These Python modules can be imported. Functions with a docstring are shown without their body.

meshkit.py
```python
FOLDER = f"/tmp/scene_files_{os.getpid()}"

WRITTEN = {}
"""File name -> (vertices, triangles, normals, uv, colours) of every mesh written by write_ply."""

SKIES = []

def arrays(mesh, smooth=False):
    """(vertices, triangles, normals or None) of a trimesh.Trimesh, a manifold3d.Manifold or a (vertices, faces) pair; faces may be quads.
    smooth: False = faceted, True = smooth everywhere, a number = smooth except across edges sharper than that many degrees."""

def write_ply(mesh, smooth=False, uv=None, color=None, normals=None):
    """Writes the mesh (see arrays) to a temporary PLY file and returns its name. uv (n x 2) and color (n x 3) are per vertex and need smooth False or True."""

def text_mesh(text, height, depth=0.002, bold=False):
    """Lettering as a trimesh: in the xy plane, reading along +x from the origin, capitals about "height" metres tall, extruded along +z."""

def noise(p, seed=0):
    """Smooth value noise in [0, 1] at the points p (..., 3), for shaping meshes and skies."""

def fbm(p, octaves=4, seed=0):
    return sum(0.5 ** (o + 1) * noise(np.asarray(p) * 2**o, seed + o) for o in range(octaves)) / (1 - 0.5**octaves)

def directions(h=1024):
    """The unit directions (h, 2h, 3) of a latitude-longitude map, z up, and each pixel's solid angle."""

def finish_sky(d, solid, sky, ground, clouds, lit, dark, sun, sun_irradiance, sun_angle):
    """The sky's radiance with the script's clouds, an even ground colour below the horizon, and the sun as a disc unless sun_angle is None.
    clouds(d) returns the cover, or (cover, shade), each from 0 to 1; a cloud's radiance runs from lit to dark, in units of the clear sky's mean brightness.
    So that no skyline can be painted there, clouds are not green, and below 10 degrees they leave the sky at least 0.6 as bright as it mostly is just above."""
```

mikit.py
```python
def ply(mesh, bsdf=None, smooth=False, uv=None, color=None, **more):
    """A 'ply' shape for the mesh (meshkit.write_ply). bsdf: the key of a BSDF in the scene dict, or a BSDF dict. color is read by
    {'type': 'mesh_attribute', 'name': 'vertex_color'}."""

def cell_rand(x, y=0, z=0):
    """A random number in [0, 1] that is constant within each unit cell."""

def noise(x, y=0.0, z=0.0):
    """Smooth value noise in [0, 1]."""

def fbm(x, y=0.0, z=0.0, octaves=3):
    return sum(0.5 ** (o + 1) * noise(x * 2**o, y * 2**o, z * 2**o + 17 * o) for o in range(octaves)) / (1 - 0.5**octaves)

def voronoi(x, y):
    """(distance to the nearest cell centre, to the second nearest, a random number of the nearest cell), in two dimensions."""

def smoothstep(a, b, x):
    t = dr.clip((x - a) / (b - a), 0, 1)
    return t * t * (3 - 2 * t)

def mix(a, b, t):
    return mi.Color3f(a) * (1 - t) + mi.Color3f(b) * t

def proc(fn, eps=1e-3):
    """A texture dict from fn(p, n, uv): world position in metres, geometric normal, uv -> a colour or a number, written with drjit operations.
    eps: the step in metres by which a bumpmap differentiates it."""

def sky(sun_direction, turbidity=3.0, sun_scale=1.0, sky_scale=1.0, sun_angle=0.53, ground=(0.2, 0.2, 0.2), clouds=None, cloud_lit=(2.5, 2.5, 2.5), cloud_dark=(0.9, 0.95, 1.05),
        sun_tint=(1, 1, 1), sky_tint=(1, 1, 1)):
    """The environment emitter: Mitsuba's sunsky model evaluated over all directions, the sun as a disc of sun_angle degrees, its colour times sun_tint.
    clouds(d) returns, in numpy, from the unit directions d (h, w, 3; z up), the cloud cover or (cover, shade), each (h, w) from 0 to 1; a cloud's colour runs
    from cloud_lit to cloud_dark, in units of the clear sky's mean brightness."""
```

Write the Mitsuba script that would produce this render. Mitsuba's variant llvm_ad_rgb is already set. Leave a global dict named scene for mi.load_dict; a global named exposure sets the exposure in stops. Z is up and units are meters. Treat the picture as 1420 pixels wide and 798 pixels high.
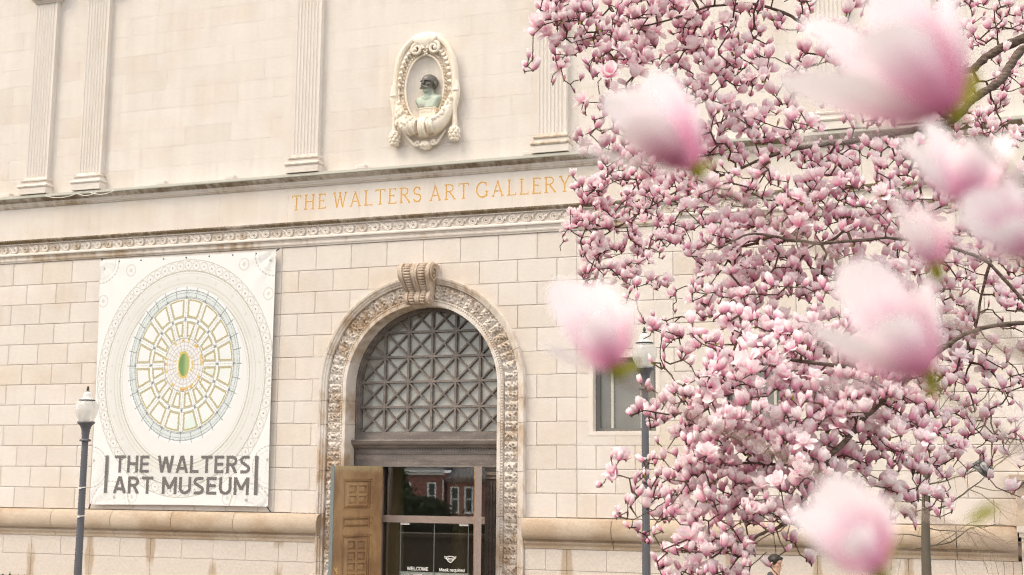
import math
import numpy as np
import trimesh
import drjit as dr
import mitsuba as mi
import manifold3d as m3
from shapely import geometry as sg, affinity as sa, ops as so
import mikit
import meshkit
from mikit import noise as mnoise, fbm as mfbm, smoothstep as msmooth, mix as mmix, cell_rand as mcell

T = mi.ScalarTransform4f
scene, labels = {}, {}
rng = np.random.default_rng(7)

# ------------------------------------------------------------------ camera, sky, exposure
CAM = np.array([8.8786, -20.3357, 2.8002])
FWD = np.array([-0.33093694, 0.93234044, 0.14567788])
UPV = np.array([0.0419887, -0.13967484, 0.98930677])
exposure = 2.90
scene['camera'] = {
    'type': 'thinlens', 'fov': 43.70, 'fov_axis': 'x',
    'aperture_radius': 0.0074, 'focus_distance': 12.5,
    'near_clip': 0.05, 'far_clip': 2000.0,
    'to_world': T().look_at(origin=CAM.tolist(), target=(CAM + FWD * 10).tolist(), up=UPV.tolist()),
}
scene['sky'] = mikit.sky((-0.42, -0.50, 0.76), turbidity=3, sun_scale=0.24, sun_angle=30, sky_scale=1.0,
                         clouds=lambda d: np.ones(d.shape[:2]), cloud_lit=(2.5, 2.48, 2.46), ground=(0.3, 0.28, 0.26))

# ------------------------------------------------------------------ materials
def mat(key, d):
    scene[key] = d
    return key

def rgb(c):
    return {'type': 'rgb', 'value': list(map(float, c))}

def plain(key, c, rough=0.6, spec=0.4, metallic=0.0, two=True):
    d = {'type': 'principled', 'base_color': c if isinstance(c, dict) else rgb(c), 'roughness': rough, 'specular': spec, 'metallic': metallic}
    return mat(key, {'type': 'twosided', 'bsdf': d} if two else d)

def stone_fn(base, vary=0.10, streak=0.07, tint=(0.90, 0.80, 0.68), k=0.35):
    b = mi.Color3f([float(q) for q in base])
    t = mi.Color3f([float(q) for q in np.array(base) * np.array(tint)])
    def fn(p, n, uv):
        big = mfbm(p.x * 1.3 + 5, p.y * 1.3, p.z * 1.3, 3)
        fine = mfbm(p.x * 22, p.y * 22, p.z * 30, 3)
        st = mfbm(p.x * 9.0, p.y * 3, p.z * 0.7 + 3, 2)
        s = 1 + vary * (fine - 0.5) + streak * (st - 0.5)
        return mmix(b, t, msmooth(0.45, 0.85, big) * k) * s
    return fn

def stone(key, base, bump=0.002, **kw):
    d = {'type': 'principled', 'base_color': mikit.proc(stone_fn(base, **kw)), 'roughness': 0.8, 'specular': 0.25}
    return mat(key, {'type': 'twosided', 'bsdf': d})

LIME = np.array((0.60, 0.551, 0.506))
for i, f in enumerate(((1.0, 1.0, 1.0), (0.965, 0.955, 0.945), (1.03, 1.03, 1.04), (0.985, 0.965, 0.93))):
    stone(f'limestone_{"abcd"[i]}', LIME * np.array(f))
UPPER = np.array((0.622, 0.575, 0.535))
for i, f in enumerate(((1.0, 1.0, 1.0), (0.985, 0.98, 0.975), (1.012, 1.012, 1.015), (0.955, 0.94, 0.92))):
    stone(f'upperstone_{"abcd"[i]}', UPPER * np.array(f), vary=0.07, streak=0.10, k=0.28)
stone('joint_stone', (0.60, 0.48, 0.38))
stone('smooth_stone', LIME * 1.05, vary=0.05, streak=0.12)
stone('pale_stone', (0.74, 0.67, 0.58), vary=0.12, k=0.5, tint=(0.85, 0.72, 0.56))

def sooty(base, soot, lo, hi):
    """limestone with patchy soot running along it"""
    f = stone_fn(base)
    s = mi.Color3f([float(q) for q in soot])
    def fn(p, n, uv):
        a = mfbm(p.x * 0.8, p.y * 2, p.z * 2 + 9, 3)
        b = mfbm(p.x * 14, p.y * 4, p.z * 5, 3)
        return mmix(f(p, n, uv), s, msmooth(lo, hi, 0.6 * a + 0.4 * b))
    return fn
mat('soot_stone', {'type': 'twosided', 'bsdf': {'type': 'principled', 'base_color': mikit.proc(sooty(LIME * 0.9, (0.17, 0.125, 0.075), 0.30, 0.62)), 'roughness': 0.9, 'specular': 0.2}})
mat('stained_stone', {'type': 'twosided', 'bsdf': {'type': 'principled', 'base_color': mikit.proc(sooty(LIME * 1.02, (0.36, 0.27, 0.18), 0.42, 0.80)), 'roughness': 0.85, 'specular': 0.2}})
mat('carved_stone', {'type': 'twosided', 'bsdf': {'type': 'principled', 'base_color': mikit.proc(sooty(LIME * 1.02, (0.38, 0.275, 0.185), 0.38, 0.74)), 'roughness': 0.85, 'specular': 0.2}})

mat('keystone_stone', {'type': 'twosided', 'bsdf': {'type': 'principled', 'base_color': mikit.proc(sooty(np.array((0.50, 0.41, 0.335)), (0.33, 0.235, 0.16), 0.35, 0.75)), 'roughness': 0.85, 'specular': 0.2}})

stone('pier_stone', (0.40, 0.325, 0.265), vary=0.16, k=0.6)

def granite_fn(p, n, uv):
    sp = mnoise(p.x * 75, p.y * 75, p.z * 75)
    sp2 = mfbm(p.x * 28, p.y * 28, p.z * 28, 2)
    big = mfbm(p.x * 1.7, p.y * 1.7, p.z * 2.2 + 4, 3)
    c = mmix((0.43, 0.35, 0.27), (0.35, 0.26, 0.18), msmooth(0.42, 0.72, big))
    return c * (0.80 + 0.22 * sp + 0.22 * sp2)
mat('ledge_granite', {'type': 'twosided', 'bsdf': {'type': 'principled', 'base_color': mikit.proc(granite_fn), 'roughness': 0.75, 'specular': 0.3}})

def base_granite_fn(p, n, uv):
    sp = mnoise(p.x * 70, p.y * 70, p.z * 70)
    sp2 = mfbm(p.x * 30, p.y * 30, p.z * 30, 2)
    # rusty mortar smears down the upright joints, every 1.33 m
    u = p.x / 1.33 - dr.floor(p.x / 1.33)
    dx = dr.minimum(u, 1 - u) * 1.33
    wob = 0.02 + 0.07 * mnoise(p.x * 0.75 + 3, 0, p.z * 4)
    stain = (1 - msmooth(wob, wob + 0.05, dx)) * msmooth(0.25, 0.55, mfbm(p.x * 3, 1, p.z * 2.2, 2))
    c = mmix((0.53, 0.475, 0.425), (0.36, 0.275, 0.195), stain * 0.85)
    return c * (0.84 + 0.18 * sp + 0.16 * sp2)
mat('base_granite', {'type': 'twosided', 'bsdf': {'type': 'principled', 'base_color': mikit.proc(base_granite_fn), 'roughness': 0.8, 'specular': 0.3}})

def bronze_fn(p, n, uv):
    a = mfbm(p.x * 3, p.y * 3, p.z * 9, 3)
    b = mfbm(p.x * 40, p.y * 40, p.z * 12, 2)
    return mmix((0.185, 0.155, 0.138), (0.128, 0.107, 0.097), msmooth(0.3, 0.7, a)) * (0.85 + 0.3 * b)
mat('bronze_frame', {'type': 'twosided', 'bsdf': {'type': 'principled', 'base_color': mikit.proc(bronze_fn), 'roughness': 0.45, 'specular': 0.5}})

def door_fn(p, n, uv):
    g = mfbm(p.x * 60, p.y * 60, p.z * 3.0, 3)
    a = mfbm(p.x * 4, p.y * 4, p.z * 2, 3)
    c = mmix((0.33, 0.205, 0.10), (0.235, 0.135, 0.068), msmooth(0.35, 0.7, a))
    worn = msmooth(2.80, 2.93, p.z + 0.07 * (mfbm(p.x * 20, p.y * 20, p.z * 20, 2) - 0.5))
    return mmix(c, (0.42, 0.35, 0.19), worn * 0.55) * (0.8 + 0.4 * g)
mat('door_bronze', {'type': 'twosided', 'bsdf': {'type': 'principled', 'base_color': mikit.proc(door_fn), 'roughness': 0.42, 'specular': 0.5}})
plain('edge_bronze', (0.27, 0.21, 0.185), 0.4)
plain('green_bronze_edge', (0.13, 0.155, 0.155), 0.5)
plain('brass', (0.75, 0.56, 0.25), 0.3, metallic=0.7)
plain('gold_leaf', (0.58, 0.325, 0.075), 0.42, spec=0.5)
plain('iron_dark', (0.05, 0.05, 0.052), 0.5)
plain('white_paint', (0.8, 0.79, 0.77), 0.5)
plain('lobby_wall', (0.19, 0.20, 0.165), 0.8)
plain('lobby_floor', (0.10, 0.09, 0.08), 0.4)
plain('lobby_ochre', (0.30, 0.25, 0.12), 0.7)
plain('board_green', (0.38, 0.43, 0.40), 0.4)
plain('decal_white', (0.72, 0.73, 0.71), 0.5)
plain('glass_edge', (0.20, 0.225, 0.21), 0.3)
plain('window_metal', (0.15, 0.145, 0.135), 0.5)
plain('screen_grey', (0.33, 0.325, 0.30), 0.6)
plain('metal_strip', (0.46, 0.45, 0.39), 0.55)
mat('clear_pane', {'type': 'thindielectric', 'int_ior': 2.25})
mat('fan_pane', {'type': 'twosided', 'bsdf': {'type': 'principled', 'base_color': mikit.proc(lambda p, n, uv: mmix((0.34, 0.335, 0.30), (0.24, 0.24, 0.215), msmooth(0.35, 0.75, mfbm(p.x * 1.6, 2, p.z * 1.6, 3)))), 'roughness': 0.12, 'specular': 0.8}})
mat('window_pane', {'type': 'twosided', 'bsdf': {'type': 'principled', 'base_color': mikit.proc(lambda p, n, uv: mmix((0.20, 0.195, 0.175), (0.15, 0.147, 0.133), msmooth(0.3, 0.7, mfbm(p.x * 2.2, 5, p.z * 1.5, 2)))), 'roughness': 0.15, 'specular': 0.7}})

# ------------------------------------------------------------------ mesh helpers: a mesh is (vertices, triangles)
def cat(ms):
    ms = [m for m in ms if len(m[0])]
    o, V, F = 0, [], []
    for v, f in ms:
        V.append(np.asarray(v, float)); F.append(np.asarray(f, int) + o); o += len(v)
    return np.vstack(V), np.vstack(F)

def quads(f):
    f = np.asarray(f, int)
    return np.vstack([f[:, [0, 1, 2]], f[:, [0, 2, 3]]])

BOXF = quads([[0, 2, 3, 1], [4, 5, 7, 6], [0, 1, 5, 4], [2, 6, 7, 3], [0, 4, 6, 2], [1, 3, 7, 5]])
def box(x0, x1, y0, y1, z0, z1):
    return np.array([[x, y, z] for x in (x0, x1) for y in (y0, y1) for z in (z0, z1)], float), BOXF

def block(x0, x1, z0, z1, yf, yb, ch):
    """a stone facing -y with chamfered front edges"""
    a = [[x0, yf + ch, z0], [x1, yf + ch, z0], [x1, yf + ch, z1], [x0, yf + ch, z1]]
    b = [[x0 + ch, yf, z0 + ch], [x1 - ch, yf, z0 + ch], [x1 - ch, yf, z1 - ch], [x0 + ch, yf, z1 - ch]]
    c = [[x0, yb, z0], [x1, yb, z0], [x1, yb, z1], [x0, yb, z1]]
    f = [[4, 5, 6, 7]]
    for k in range(4):
        j = (k + 1) % 4
        f += [[k, j, 4 + j, 4 + k], [8 + k, 8 + j, j, k]]
    return np.array(a + b + c, float), quads(f)

def poly_y(poly, y0, y1):
    """shapely polygon in (x, z) extruded from y0 (front) to y1"""
    out = []
    for g in getattr(poly, 'geoms', [poly]):
        if g.geom_type != 'Polygon' or g.area < 1e-7:
            continue
        m = trimesh.creation.extrude_polygon(g, y1 - y0, engine='earcut')
        v = np.array(m.vertices)
        out.append((np.stack([v[:, 0], y0 + v[:, 2], v[:, 1]], 1), np.array(m.faces)[:, ::-1]))
    return cat(out) if out else (np.zeros((0, 3)), np.zeros((0, 3), int))

def prism_x(prof, x0, x1):
    """closed (y, z) profile extruded along x, with end caps"""
    g = sg.Polygon(prof)
    m = trimesh.creation.extrude_polygon(g, x1 - x0, engine='earcut')
    v = np.array(m.vertices)
    return np.stack([x0 + v[:, 2], v[:, 0], v[:, 1]], 1), np.array(m.faces)

def prism_z(prof, z0, z1):
    g = sg.Polygon(prof)
    m = trimesh.creation.extrude_polygon(g, z1 - z0, engine='earcut')
    v = np.array(m.vertices); v[:, 2] += z0
    return v, np.array(m.faces)

def tube(pts, rad, n=8, closed=False, cap=True):
    P = np.asarray(pts, float); k = len(P)
    R = np.broadcast_to(np.asarray(rad, float), (k,))
    if closed:
        t = np.roll(P, -1, 0) - np.roll(P, 1, 0)
    else:
        t = np.gradient(P, axis=0)
    t /= np.linalg.norm(t, axis=1, keepdims=True) + 1e-12
    ref = np.array([0, 0, 1.0]) if abs(t[0, 2]) < 0.9 else np.array([1.0, 0, 0])
    u = np.cross(t[0], ref); u /= np.linalg.norm(u)
    ang = np.arange(n) * 2 * math.pi / n
    V = []
    for i in range(k):
        u = u - t[i] * (u @ t[i]); u /= np.linalg.norm(u) + 1e-12
        w = np.cross(t[i], u)
        V.append(P[i] + R[i] * (np.cos(ang)[:, None] * u + np.sin(ang)[:, None] * w))
    V = np.vstack(V); F = []
    m = k if closed else k - 1
    i = np.repeat(np.arange(m), n); j = np.tile(np.arange(n), m)
    i2 = (i + 1) % k; j2 = (j + 1) % n
    F = quads(np.stack([i * n + j, i * n + j2, i2 * n + j2, i2 * n + j], 1))
    if cap and not closed:
        c0, c1 = len(V), len(V) + 1
        V = np.vstack([V, P[:1], P[-1:]])
        a = np.arange(n); b = (a + 1) % n
        F = np.vstack([F, np.stack([a * 0 + c0, b, a], 1), np.stack([a * 0 + c1, (k - 1) * n + a, (k - 1) * n + b], 1)])
    return V, F

def lathe(prof, n=24, c=(0, 0, 0)):
    """(radius, z) profile turned round the z axis"""
    pr = np.asarray(prof, float); k = len(pr)
    a = np.arange(n) * 2 * math.pi / n
    V = np.stack([pr[:, :1] * np.cos(a), pr[:, :1] * np.sin(a), np.repeat(pr[:, 1:], n, 1)], -1).reshape(-1, 3) + np.array(c)
    i = np.repeat(np.arange(k - 1), n); j = np.tile(np.arange(n), k - 1); j2 = (j + 1) % n
    return V, quads(np.stack([i * n + j, i * n + j2, (i + 1) * n + j2, (i + 1) * n + j], 1))

_ico = {s: trimesh.creation.icosphere(subdivisions=s) for s in (1, 2, 3)}
def ball(c, r, s=1):
    m = _ico[s]
    return np.array(m.vertices) * np.broadcast_to(np.asarray(r, float), (3,)) + np.asarray(c, float), np.array(m.faces)

def move(m, mat4):
    v = np.asarray(m[0]); M = np.asarray(mat4)
    return v @ M[:3, :3].T + M[:3, 3], m[1]

def rotz(a, loc=(0, 0, 0)):
    c, s = math.cos(a), math.sin(a)
    return np.array([[c, -s, 0, loc[0]], [s, c, 0, loc[1]], [0, 0, 1, loc[2]], [0, 0, 0, 1]])

_used = {}
def key(base):
    n = _used.get(base, -1) + 1
    _used[base] = n
    return base if n == 0 else f'{base}_{n:03d}'

def put(base, mesh, m, smooth=False, **kw):
    k = key(base)
    scene[k] = mikit.ply(mesh, m, smooth=smooth, **kw)
    return k

def bez(a, b, c, n=12):
    t = np.linspace(0, 1, n)[:, None]
    a, b, c = map(lambda q: np.asarray(q, float), (a, b, c))
    return a * (1 - t) ** 2 + 2 * b * t * (1 - t) + c * t ** 2

def catmull(P, per=8):
    P = np.asarray(P, float)
    Q = np.vstack([2 * P[0] - P[1], P, 2 * P[-1] - P[-2]])
    out = []
    for i in range(1, len(Q) - 2):
        t = np.linspace(0, 1, per, endpoint=False)[:, None]
        p0, p1, p2, p3 = Q[i - 1], Q[i], Q[i + 1], Q[i + 2]
        out.append(0.5 * (2 * p1 + (p2 - p0) * t + (2 * p0 - 5 * p1 + 4 * p2 - p3) * t ** 2 + (3 * p1 - p0 - 3 * p2 + p3) * t ** 3))
    return np.vstack(out + [P[-1:]])
# ------------------------------------------------------------------ the setting: ground sheet, street, pavements, park terrace
def ground_mesh():
    xs = np.concatenate([[-900, -300, -150], np.linspace(-90, 90, 37), [150, 300, 900]])
    ys = np.concatenate([[-900, -400], np.linspace(-260, -40, 23), [-20, 0, 30, 200, 900]])
    X, Y = np.meshgrid(xs, ys, indexing='ij')
    drop = np.clip((-Y - 45) / 85.0, 0, 1)
    Z = -0.13 - 8.6 * drop * drop * (3 - 2 * drop)
    V = np.stack([X, Y, Z], -1).reshape(-1, 3)
    a, b = len(xs), len(ys)
    i, j = np.meshgrid(np.arange(a - 1), np.arange(b - 1), indexing='ij')
    q = (i * b + j).ravel()
    return V, quads(np.stack([q, q + b, q + b + 1, q + 1], 1))

mat('asphalt', {'type': 'twosided', 'bsdf': {'type': 'principled', 'base_color': mikit.proc(lambda p, n, uv: mmix((0.05, 0.05, 0.05), (0.075, 0.072, 0.07), mfbm(p.x * 3, p.y * 3, 0, 3))), 'roughness': 0.9}})
mat('concrete', {'type': 'twosided', 'bsdf': {'type': 'principled', 'base_color': mikit.proc(lambda p, n, uv: mmix((0.30, 0.28, 0.255), (0.38, 0.36, 0.33), mfbm(p.x * 2, p.y * 2, p.z * 2, 3))), 'roughness': 0.9}})
mat('lawn', {'type': 'twosided', 'bsdf': {'type': 'principled', 'base_color': mikit.proc(lambda p, n, uv: mmix((0.045, 0.05, 0.025), (0.075, 0.068, 0.04), mfbm(p.x * 5, p.y * 5, 0, 3))), 'roughness': 0.95}})
put('ground', ground_mesh(), 'lawn'); labels['ground'] = {'kind': 'structure'}
put('street', box(-120, 120, -8.0, -4.82, -0.5, -0.12), 'asphalt'); labels['street'] = {'kind': 'structure'}
put('pavement', box(-120, 120, -4.6, -0.10, -0.5, 0.0), 'concrete'); labels['pavement'] = {'kind': 'structure'}
put('kerb', box(-120, 120, -4.8, -4.604, -0.5, 0.004), 'concrete'); labels['kerb'] = {'kind': 'structure'}
put('park_terrace', box(-40, 40, -26, -8.4, -0.6, 1.15), 'lawn'); labels['park_terrace'] = {'kind': 'structure'}
plain('brownstone', (0.12, 0.095, 0.075), 0.9)
put('terrace_wall', cat([box(-40, 40, -8.398, -8.05, -0.6, 1.25), box(-40, 40, -8.45, -8.0, 1.252, 1.36)]), 'brownstone')
labels['terrace_wall'] = {'label': 'low brownstone retaining wall along the park terrace', 'category': 'wall'}

# ------------------------------------------------------------------ museum building
B = 'museum_building'
labels[B] = {'label': 'pale limestone museum facade with an arched bronze doorway and carved string courses', 'category': 'building'}
Z0, H, BW = 2.12, 0.394, 0.7034
ARC_Z = 4.3142
LIMES = ['limestone_a', 'limestone_b', 'limestone_c', 'limestone_d']
UPPERS = ['upperstone_a', 'upperstone_b', 'upperstone_c', 'upperstone_d']

def arch_shape(r, zb, n=48):
    a = np.linspace(0, math.pi, n)
    return sg.Polygon([(-r, zb), (r, zb)] + [(r * math.cos(t), ARC_Z + r * math.sin(t)) for t in a] + [])

hole = arch_shape(1.86, -1)
WIN = [(3.09, 4.15, 3.53, 4.74), (5.26, 6.32, 3.53, 4.74)]
win_hole = so.unary_union([sg.box(a - 0.07, c - 0.07, b + 0.07, d + 0.07) for a, b, c, d in WIN])
full_hole = so.unary_union([hole, win_hole])
inner_hole = so.unary_union([arch_shape(1.43, -1), so.unary_union([sg.box(a, c, b, d) for a, b, c, d in WIN])])

# backing masonry behind the blocks, seen in the joints; the rest of the building's mass
put(f'{B}__core', poly_y(sg.box(-13.5, 15, -0.1, 13.9).difference(inner_hole), 0.010, 0.45), 'joint_stone')
put(f'{B}__roof', cat([box(-13.5, 15, 0.46, 22, 13.2, 13.4), box(-13.6, 15.1, -0.12, 0.6, 13.92, 14.15), box(-13.5, -13.2, 0.46, 22, -0.1, 13.15), box(14.7, 15, 0.46, 22, -0.1, 13.15), box(-13.5, 15, 21.7, 22, -0.1, 13.15)]), 'smooth_stone')

def ashlar_rows():
    xs_edge = 9.6 * BW
    rows = []
    for i in range(12):
        z0 = Z0 + H * i
        z1 = z0 + H if i < 11 else 6.905
        odd = i % 2 == 1
        left = sorted([-xs_edge] + [-xs_edge - BW * (k + (0 if odd else 0.5)) for k in range(0 if not odd else 1, 11)])
        mid_l = list(np.linspace(-xs_edge, -4 * BW, 7))
        if not odd:
            mid_l = [mid_l[0]] + [(a + b) / 2 for a, b in zip(mid_l[:-1], mid_l[1:])] + [mid_l[-1]]
        center = [k * BW for k in range(-4, 5)] if odd else [-4 * BW] + [(k + 0.5) * BW for k in range(-4, 4)] + [4 * BW]
        right = [-x for x in mid_l][::-1]
        far = [-x for x in left][::-1]
        rows.append((z0, z1, sorted(set(round(x, 4) for x in left + mid_l + center + right + far))))
    return rows

rest = []
brng = np.random.default_rng(11)
for z0, z1, xs in ashlar_rows():
    for a, b in zip(xs[:-1], xs[1:]):
        a, b = max(a, -13.5), min(b, 15.0)
        if b - a < 0.05:
            continue
        g = 0.0025
        r = sg.box(a + g, z0 + g, b - g, z1 - g)
        if r.area < 0.004:
            continue
        dy = brng.uniform(-0.002, 0.002)
        m = LIMES[brng.choice(4, p=[0.4, 0.25, 0.2, 0.15])]
        if r.intersects(full_hole):
            r = r.difference(full_hole)
            if r.area < 0.006:
                continue
            mesh = poly_y(r.simplify(0.002), dy, 0.045)
        else:
            mesh = block(a + g, b - g, z0 + g, z1 - g, dy, 0.045, 0.010)
        if b < -10.2 or a > 10.4 or (a > -6.0 and b < -3.4 and z0 > 2.3):
            rest.append(mesh)
        else:
            put(f'{B}__ashlar_wall__block', mesh, m)
k = put(f'{B}__ashlar_wall__block_field', cat(rest), 'limestone_a'); labels[k] = {'kind': 'stuff'}

# upper wall: close-jointed smooth blocks
rest = []
row = 0
z = 8.25
while z < 13.9:
    h = (0.37, 0.40, 0.36, 0.41)[row % 4]
    z1 = min(z + h, 13.92)
    x = -13.5 + brng.uniform(0, 0.6)
    xs = [-13.5]
    while x < 14.6:
        xs.append(x); x += brng.uniform(0.62, 1.15)
    xs.append(15)
    for a, b in zip(xs[:-1], xs[1:]):
        mesh = block(a + 0.0006, b - 0.0006, z + 0.0006, z1 - 0.0006, brng.uniform(-0.0008, 0.0008), 0.035, 0.0012)
        m = UPPERS[brng.choice(4, p=[0.46, 0.26, 0.2, 0.08])]
        if b < -9.9 or a > 6.4 or z > 12.5:
            rest.append(mesh)
        else:
            put(f'{B}__smooth_wall__block', mesh, m)
    z = z1; row += 1
k = put(f'{B}__smooth_wall__block_field', cat(rest), 'upperstone_a'); labels[k] = {'kind': 'stuff'}

# string courses: upper lip over the frieze, inscribed frieze slabs, lower lip, running scroll band, mouldings
XL, XR = -13.5, 15.0
def run(base, prof, m, step=None, off=0.0, gap=0.004):
    if step is None:
        put(base, prism_x(prof, XL, XR), m); return
    x = XL + off
    edges = [XL] + [x + step * i for i in range(1, 100) if x + step * i < XR] + [XR]
    far = []
    for a, b in zip(edges[:-1], edges[1:]):
        if b - a < 0.02:
            continue
        mesh = prism_x(prof, a + gap / 2, b - gap / 2)
        if b < -10.4 or a > 11:
            far.append(mesh)
        else:
            put(base, mesh, m)
    k2 = put(base.rsplit('__', 1)[0] + '__' + base.rsplit('__', 1)[1] + '_run', cat(far), m); labels[k2] = {'kind': 'stuff'}

run(f'{B}__cornice__lip_stone', [(0.03, 8.11), (-0.085, 8.11), (-0.10, 8.125), (-0.17, 8.15), (-0.175, 8.166), (0.03, 8.166)], 'soot_stone', 1.72, 0.3, 0.006)
put(f'{B}__cornice__flashing', prism_x([(0.03, 8.168), (-0.185, 8.168), (-0.20, 8.178), (-0.20, 8.225), (-0.02, 8.248), (0.03, 8.248)], XL, XR), 'metal_strip')
run(f'{B}__cornice__moulding', [(0.03, 8.015), (-0.025, 8.015), (-0.028, 8.035), (-0.055, 8.042), (-0.06, 8.06), (-0.075, 8.07), (-0.08, 8.108), (0.03, 8.108)], 'stained_stone', 1.72, 0.3, 0.006)
run(f'{B}__frieze__slab', [(0.03, 7.372), (0.0, 7.372), (0.0, 8.012), (0.03, 8.012)], 'smooth_stone', 1.46, 0.55, 0.003)
run(f'{B}__string_course__lip_stone', [(0.03, 7.285), (-0.05, 7.285), (-0.06, 7.30), (-0.095, 7.322), (-0.10, 7.35), (-0.02, 7.369), (0.03, 7.369)], 'soot_stone', 1.72, 0.9, 0.006)
put(f'{B}__string_course__band', cat([prism_x([(0.03, 7.092), (0.004, 7.092), (0.004, 7.268), (0.03, 7.268)], XL, XR), prism_x([(0.03, 7.269), (-0.04, 7.269), (-0.045, 7.284), (0.03, 7.284)], XL, XR)]), 'smooth_stone')
put(f'{B}__string_course__fillet', prism_x([(0.03, 7.036), (-0.075, 7.036), (-0.08, 7.05), (-0.08, 7.068), (-0.055, 7.078), (-0.05, 7.09), (0.03, 7.09)], XL, XR), 'smooth_stone')
run(f'{B}__string_course__moulding', [(0.03, 6.908), (-0.02, 6.908), (-0.025, 6.93), (-0.04, 6.94), (-0.045, 6.962), (-0.036, 6.972), (-0.036, 7.0), (-0.05, 7.012), (-0.05, 7.034), (0.03, 7.034)], 'stained_stone', 1.72, 0.9, 0.005)

def scroll(cx, s):
    th = np.linspace(0, 2 * math.pi * 1.9, 34)
    r = 0.074 - 0.056 * th / th[-1]
    a = math.pi * 0.98 + th * 1.0
    x = r * np.cos(a) * s; zz = r * np.sin(a)
    tail = bez((-0.185 * s, 0, 0.082), (-0.10 * s, 0, 0.03), (x[0], 0, zz[0]), 7)[:-1]
    P = np.vstack([tail, np.stack([x, 0 * x, zz], 1)])
    rad = np.concatenate([np.linspace(0.008, 0.018, 6), np.linspace(0.018, 0.013, 34)])
    P = P + np.array([cx, -0.018, 7.178])
    return cat([tube(P, rad, 5), ball(P[-1], (0.02, 0.016, 0.02)), ball((cx - 0.115 * s, -0.028, 7.185), (0.014, 0.012, 0.03))])
sp = 0.2475
for i in range(41):
    for s in (1, -1):
        cx = -s * (0.19 + sp * i)
        if -10.2 < cx < 7.5:
            put(f'{B}__string_course__scroll', scroll(cx, s), 'smooth_stone' if (i * 7 + (s > 0)) % 5 < 3 else 'stained_stone', smooth=50)
put(f'{B}__string_course__rosette', cat([ball((0, -0.035, 7.15), (0.045, 0.02, 0.03)), ball((-0.05, -0.035, 7.235), (0.035, 0.015, 0.02)), ball((0.05, -0.035, 7.235), (0.035, 0.015, 0.02)), ball((0, -0.035, 7.115), (0.06, 0.015, 0.013))]), 'stained_stone', smooth=True)

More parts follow.
